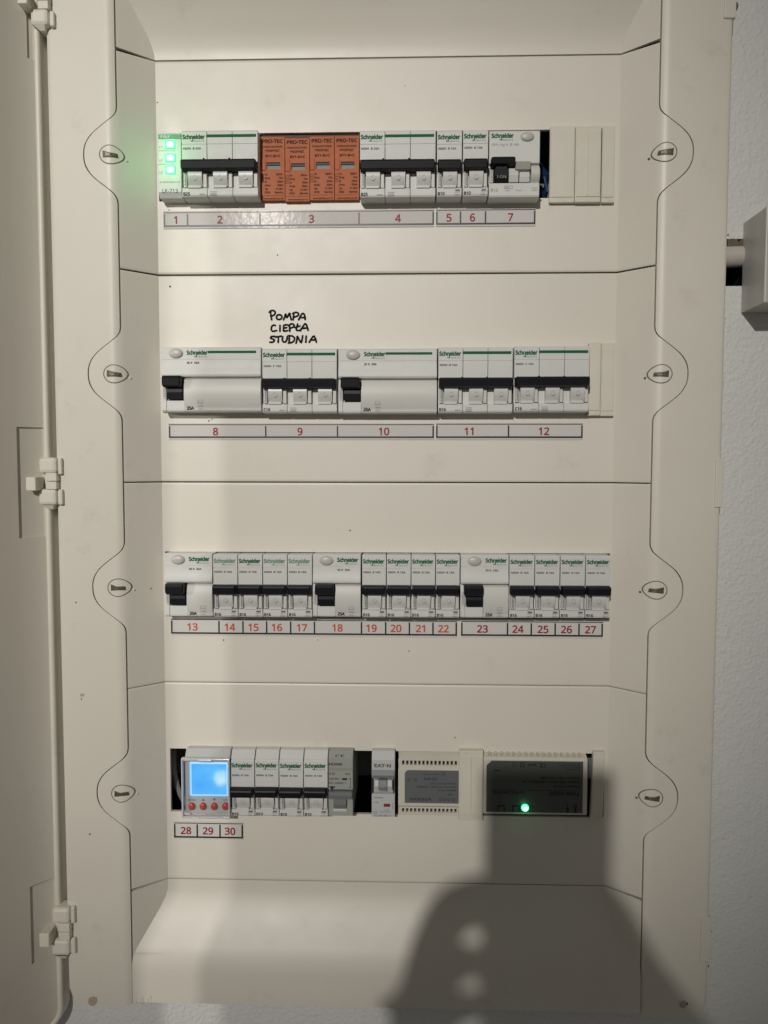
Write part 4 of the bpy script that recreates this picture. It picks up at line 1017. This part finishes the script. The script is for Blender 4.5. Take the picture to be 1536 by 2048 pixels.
# ------------------------------------------------------------------ loose wires seen through the open slots
wz = (HOLES[0][2]+HOLES[0][3])/2
a, _ = W(1090, 330, .012)
w1 = MB().tube([(a-.004, .030, wz-.035), (a+.0005, .013, wz-.014), (a+.002, .014, wz-.004), (a-.003, .030, wz+.012)], .0026, 10).build('blue_wire', WIREB, None, smooth=50); tag(w1, 'dark blue wire bending inside the narrow gap of the top row', 'wire')
a, _ = W(356, 1570, .012); wz = (HOLES[3][2]+HOLES[3][3])/2
w2 = MB().tube([(a-.006, .02, wz+.016), (a-.004, .014, wz+.002), (a-.001, .012, wz-.010), (a+.005, .014, wz-.024)], .0024, 10).build('grey_wire', WIREG, None, smooth=50); tag(w2, 'grey wire in the dark gap left of the blue screen', 'wire')

# ------------------------------------------------------------------ numbered label strips
def strip(label, px, divs, nums, m=RED, Y=-.0006, hgt=.0064, last=True):
    x0, x1, zb, zt_ = rect(*px, Y); p = thing('label_strip', label, 'label strip', ((x0+x1)/2, 0, zb), 'numbered label strips')
    MB().box(x0, x1, Y, -.0002, zb-.0012, zt_+.0008).build('tape', LABEL, p)
    Y2 = Y-.0001; t = .0012
    MB().box(x0, x1, Y2, Y2+.00006, zb, zb+t).build('border', BORDER, p)
    MB().box(x0, x1, Y2, Y2+.00006, zt_-.0006, zt_).build('border', BORDER, p)
    for e in [px[0]]+list(divs)+[px[1]]:
        xx = W(e, (px[2]+px[3])/2, Y)[0]; xx = min(max(xx, x0+t/2), x1-t/2)
        MB().box(xx-t*.45, xx+t*.45, Y2-.00003, Y2+.00005, zb+t, zt_-.0012).build('divider', BORDER, p)
    for s_, cx_ in nums:
        xx = W(cx_, (px[2]+px[3])/2, Y)[0]
        text(p, 'number', s_, xx, (zb+zt_)/2-hgt*.48+.0002, hgt, Y, m, align='C', bold=.032)
    return p
strip('label strip with the red numbers one to four under the top row', (327, 868, 422.5, 452), (375, 520, 718), (('1', 351), ('2', 440), ('3', 623), ('4', 796)))
strip('label strip with the red numbers five to seven under the top row', (872, 1071, 419, 449), (921, 971), (('5', 898), ('6', 945), ('7', 1021)))
strip('label strip with the red numbers eight to ten under the second row', (337.5, 868, 848.5, 876), (531.5, 675), (('8', 431), ('9', 600), ('10', 768)))
strip('label strip with the red numbers eleven and twelve under the second row', (872, 1165.5, 847.5, 876), (1017,), (('11', 938), ('12', 1088)))
strip('label strip with blurred orange red numbers thirteen to twenty-two under the third row', (342, 914, 1240, 1269.5), (438, 486, 533.4, 581.4, 629, 723, 771.4, 818.8, 866), (('13', 385), ('14', 460), ('15', 507), ('16', 554), ('17', 604), ('18', 675), ('19', 743), ('20', 792), ('21', 841), ('22', 887)), REDO)
strip('label strip with the dark red numbers twenty-three to twenty-seven under the third row', (922, 1206, 1243, 1272.5), (1015, 1062.5, 1110.3, 1158), (('23', 965), ('24', 1036), ('25', 1086), ('26', 1133), ('27', 1181)))
strip('short label strip with the red numbers twenty-eight to thirty under the time switch', (348, 486, 1646, 1676), (394.5, 440), (('28', 372), ('29', 416), ('30', 460)))

# ------------------------------------------------------------------ handwriting in black marker
HW = [[(805, 110), (808, 140), (813, 166)], [(796, 116), (812, 104), (832, 108), (836, 122), (828, 134), (808, 142)],
      [(862, 131), (848, 138), (845, 152), (855, 163), (872, 162), (881, 150), (877, 137), (862, 131)],
      [(892, 166), (900, 145), (905, 127), (915, 152), (931, 122), (938, 145), (944, 166)],
      [(956, 166), (961, 122)], [(953, 124), (975, 116), (991, 124), (988, 138), (964, 148)],
      [(993, 166), (1006, 140), (1018, 124), (1030, 130), (1036, 150), (1036, 164)], [(1004, 152), (1032, 150)],
      [(838, 204), (822, 202), (812, 216), (811, 232), (822, 243), (846, 238)], [(868, 203), (868, 243)],
      [(917, 199), (894, 203), (893, 222), (893, 241), (919, 238)], [(893, 221), (913, 218)],
      [(934, 243), (931, 204)], [(924, 205), (945, 193), (962, 200), (958, 214), (936, 222)],
      [(986, 194), (979, 218), (980, 236), (1001, 236)], [(968, 218), (1001, 207)],
      [(1004, 240), (1020, 212), (1037, 192), (1048, 208), (1056, 237)], [(1014, 224), (1052, 220)],
      [(832, 276), (812, 278), (806, 288), (822, 295), (831, 303), (822, 314), (801, 316)],
      [(836, 281), (878, 275)], [(858, 279), (856, 317)], [(887, 279), (884, 300), (893, 314), (906, 312), (914, 298), (917, 277)],
      [(931, 271), (929, 320)], [(922, 273), (948, 274), (965, 288), (960, 308), (944, 318), (924, 321)],
      [(976, 322), (981, 300), (984, 276), (997, 300), (1010, 318), (1016, 296), (1020, 272)],
      [(1043, 275), (1041, 316)], [(1064, 316), (1078, 292), (1094, 275), (1104, 290), (1111, 315)], [(1072, 302), (1108, 299)]]
mb = MB(); rr = .00070; Yh = -.00012
def spline(pts, k=5):
    out = []
    for i in range(len(pts)-1):
        p0 = pts[max(i-1, 0)]; p1 = pts[i]; p2 = pts[i+1]; p3 = pts[min(i+2, len(pts)-1)]
        for q in range(k):
            t = q/k; out.append(tuple(.5*((2*p1[c])+(-p0[c]+p2[c])*t+(2*p0[c]-5*p1[c]+4*p2[c]-p3[c])*t*t+(-p0[c]+3*p1[c]-3*p2[c]+p3[c])*t**3) for c in (0, 1)))
    out.append(pts[-1]); return out
li = 0
for st in HW:
    P = [W(300+u/3.339, 590+v/3.339, 0) for u, v in spline(st)]
    up_, dn_ = [], []
    for i, q in enumerate(P):
        a, b_ = P[max(i-1, 0)], P[min(i+1, len(P)-1)]; dx, dz = b_[0]-a[0], b_[1]-a[1]; L_ = math.hypot(dx, dz) or 1; r_ = rr*(1+.12*math.sin(i*1.7+li))
        up_.append((q[0]-dz/L_*r_, q[1]+dx/L_*r_)); dn_.append((q[0]+dz/L_*r_, q[1]-dx/L_*r_))
    Y_ = Yh-li*2e-6; li += 1; n = len(P)
    mb.add([(u, Y_, v) for u, v in up_+dn_], [(i, i+1, n+i+1, n+i) for i in range(n-1)])
    for q in (P[0], P[-1]):
        mb.add([(q[0]+rr*math.cos(k*math.pi/4), Y_-1e-6, q[1]+rr*math.sin(k*math.pi/4)) for k in range(8)], [tuple(range(8))])
hw = mb.build('handwriting', MARK, cover_plates[1]); hw['label'] = 'handwritten words POMPA CIEPLA STUDNIA in black marker'

# specks and rubbed marks
rs = random.Random(11)
def speck(px, py, r, parent, m=STAIN, sx=1.0):
    Y = 0; a, z_ = W(px, py, 0); Y = surf(a)
    if abs(Y) > .001: a, z_ = W(px, py, Y); Y = surf(a)
    k = 9; q = [(a+math.cos(i*2*math.pi/k)*r*sx*rs.uniform(.6, 1.2), z_+math.sin(i*2*math.pi/k)*r*rs.uniform(.6, 1.2)) for i in range(k)]
    vs = [(u, surf(u)-.00014, v) for u, v in q]
    return MB().add(vs, [tuple(range(k))]).build('speck', m, parent)
for (px, py, r, i) in ((340, 573, .0008, 1), (555, 510, .0006, 0), (315, 205, .0005, 0), (810, 172, .0004, 0), (338, 420, .0005, 0), (910, 1475, .0006, 3), (700, 1061, .0006, 2), (418, 842, .0007, 1), (424, 839, .0005, 1), (818, 1302, .0005, 2), (300, 1178, .0005, 2), (447, 1272+8, .0006, 2), (636, 1280, .0004, 2), (1082, 401, .0007, 0)):
    speck(px, py, r, cover_plates[i])

# ------------------------------------------------------------------ behind the camera: added plates that trim the added side light, the photographer
def toward(L, px, py, Yt, Yq):
    """point on the plane Yq of the ray from lamp L to the photo point (px, py) on the surface Yt"""
    x, z = W(px, py, Yt); k = (Yq-L.y)/(Yt-L.y); return (L.x+(x-L.x)*k, L.z+(z-L.z)*k)
YS = -2.4
pts = [toward(ADDED_LAMP, *q, YS) for q in ((20, -190, -.0205), (155, 0, -.0205), (225, 95, -.0205), (318, 200, 0), (368, 270, 0), (412, 380, 0), (430, 520, 0), (440, 800, 0), (452, 1200, 0), (462, 1700, 0), (470, 2300, 0))]
xr_ = pts[0][0]+.75; pts += [(xr_, pts[-1][1]), (xr_, pts[0][1]+.1), (pts[0][0], pts[0][1]+.1)]
pl_ = [toward(ADDED_LAMP, *q, YS) for q in ((0, -300, -.0205), (20, -160, -.0205), (143, 0, -.0205), (214, 97, -.0205), (240, 150, -.018), (243, 600, -.018), (254, 1400, -.018), (266, 2300, -.018), (0, 2300, -.0205))]
pl_[0] = (pl_[1][0]-.5, pl_[0][1]); pl_[-1] = (pl_[-2][0]-.5, pl_[-1][1])
sh = thing('added_light_mask', 'added dark plates out of view that trim the added side light to a band', 'light mask', (pts[0][0]+.3, YS, -1.4))
MB().outline(pts, YS-.002, YS).build('mask_plate', EATOND, sh); MB().outline(pl_, YS-.002, YS).build('mask_plate', EATOND, sh)
MB().tube([(xr_-.05, YS-.006, -1.4), (xr_-.05, YS-.006, .6)], .010, 12).build('mask_stand', EATOND, sh, smooth=40)

YP = -.564
pa = toward(LAMP1, 966, 1532, 0, YP); pb = toward(LAMP1, 1214, 2100, 0, YP)
ph = thing('phone', 'mobile phone held up before the board to take the picture', 'phone', ((pa[0]+pb[0])/2, YP, pb[1]))
MB().box(pa[0], pb[0], YP-.008, YP, pb[1], pa[1], .004).build('phone_body', BLACK, ph)
MB().box(pa[0]+.003, pb[0]-.003, YP-.0086, YP-.0081, pb[1]+.004, pa[1]-.004).build('phone_screen', PSUL2, ph)
NODES = {'chest': (1080, 3300, 330, -.80), 'sl': (760, 3000, 150, -.80), 'sr': (1560, 3000, 150, -.80), 'el': (560, 2700, 88, -.68), 'er': (1800, 2600, 92, -.68),
         'wl': (735, 2330, 62, -.60), 'pl0': (815, 2090, 60, -.578), 'pl1': (856, 1975, 68, -.576), 'pl2': (872, 1856, 66, -.576),
         'a1': (882, 1806, 46, -.576), 'a2': (965, 1764, 30, -.575), 'a3': (1025, 1770, 24, -.575),
         'b1': (895, 1836, 36, -.578), 'b2': (955, 1826, 29, -.578), 'b3': (1030, 1822, 21, -.578),
         'c1': (893, 1912, 46, -.578), 'c2': (945, 1911, 38, -.578), 'c3': (1030, 1908, 21, -.578),
         'd1': (888, 2006, 46, -.578), 'd2': (945, 2000, 36, -.578), 'd3': (1020, 1998, 20, -.578),
         'wr': (1560, 2320, 85, -.60), 'pr0': (1400, 2130, 90, -.578), 'pr1': (1290, 1990, 85, -.576), 'pr2': (1235, 1880, 62, -.576),
         'e1': (1222, 1800, 38, -.576), 'e2': (1180, 1760, 28, -.576), 'f1': (1150, 1900, 34, -.579), 'f2': (1090, 1910, 28, -.579), 'g1': (1160, 1985, 34, -.579), 'g2': (1090, 1990, 28, -.579),
         'h1': (1170, 2070, 34, -.579), 'h2': (1090, 2075, 27, -.579), 'i1': (1200, 2140, 30, -.579), 'i2': (1120, 2150, 24, -.579)}
EDGES = [('chest', 'sl'), ('chest', 'sr'), ('sl', 'el'), ('sr', 'er'), ('el', 'wl'), ('wl', 'pl0'), ('pl0', 'pl1'), ('pl1', 'pl2'), ('pl2', 'a1'), ('a1', 'a2'), ('a2', 'a3'), ('pl2', 'b1'), ('b1', 'b2'), ('b2', 'b3'),
         ('pl1', 'c1'), ('c1', 'c2'), ('c2', 'c3'), ('pl0', 'd1'), ('d1', 'd2'), ('d2', 'd3'), ('er', 'wr'), ('wr', 'pr0'), ('pr0', 'pr1'), ('pr1', 'pr2'), ('pr2', 'e1'), ('e1', 'e2'),
         ('pr2', 'f1'), ('f1', 'f2'), ('pr1', 'g1'), ('g1', 'g2'), ('pr1', 'h1'), ('h1', 'h2'), ('pr0', 'i1'), ('i1', 'i2')]
ids = list(NODES); me = bpy.data.meshes.new('person_skeleton')
co = []
for k_ in ids:
    px, py, r_, Y_ = NODES[k_]; q = toward(LAMP1, px, py, -.018 if py > 1790 else 0, YP-.006); co.append((q[0], Y_, q[1]))
me.from_pydata(co, [(ids.index(a), ids.index(b_)) for a, b_ in EDGES], [])
po = bpy.data.objects.new('person_skeleton', me); COL.objects.link(po)
md = po.modifiers.new('skin', 'SKIN'); md.use_smooth_shade = True
for i, k_ in enumerate(ids):
    r_ = NODES[k_][2]*.001/2.78/1.2*1.12; sv = me.skin_vertices[0].data[i]; sv.radius = (r_, r_*.75); sv.use_root = (k_ == 'chest')
po.modifiers.new('sub', 'SUBSURF').levels = 2
dg = bpy.context.evaluated_depsgraph_get(); pm = bpy.data.meshes.new_from_object(po.evaluated_get(dg)); bpy.data.objects.remove(po)
pm.name = 'person'; pm.materials.clear()
pn = link('person', pm, mat('dark_clothing', (.05, .05, .055), .8)); tag(pn, 'photographer holding a phone up to the board with both hands', 'person')

RUST = mat('brown_smear', (.42, .35, .26), .6)
for (px, py, r, m_, sx) in ((165, 1390, .0016, RUST, 1.0), (163, 1398, .0008, STAIN, .5), (180, 1668, .0009, STAIN, .6), (152, 1205, .0006, STAIN, 1), (185, 2002, .0042, RUST, 1.0), (1366, 2008, .0030, RUST, 1.0), (1374, 2007, .0009, STAIN, .8), (1352, 1142, .0006, STAIN, 1)):
    speck(px, py, r, board, m_, sx)

# moulded marks at the lower left of the bottom cover
mm = MB()
for (px, py, e) in ((278, 2001, .0022), (294, 2000, .0030)):
    a, z_ = W(px, py, -.0203)
    for q in ((a-e, a+e, z_+e-.0003, z_+e), (a-e, a+e, z_-e, z_-e+.0003), (a-e, a-e+.0003, z_-e, z_+e), (a+e-.0003, a+e, z_-e, z_+e), (a-e*.4, a+e*.4, z_-e*.4, z_+e*.4)): mm.box(q[0], q[1], -.0205, -.0200, q[2], q[3])
mm.build('mould_mark', COVER, bottom_cover)
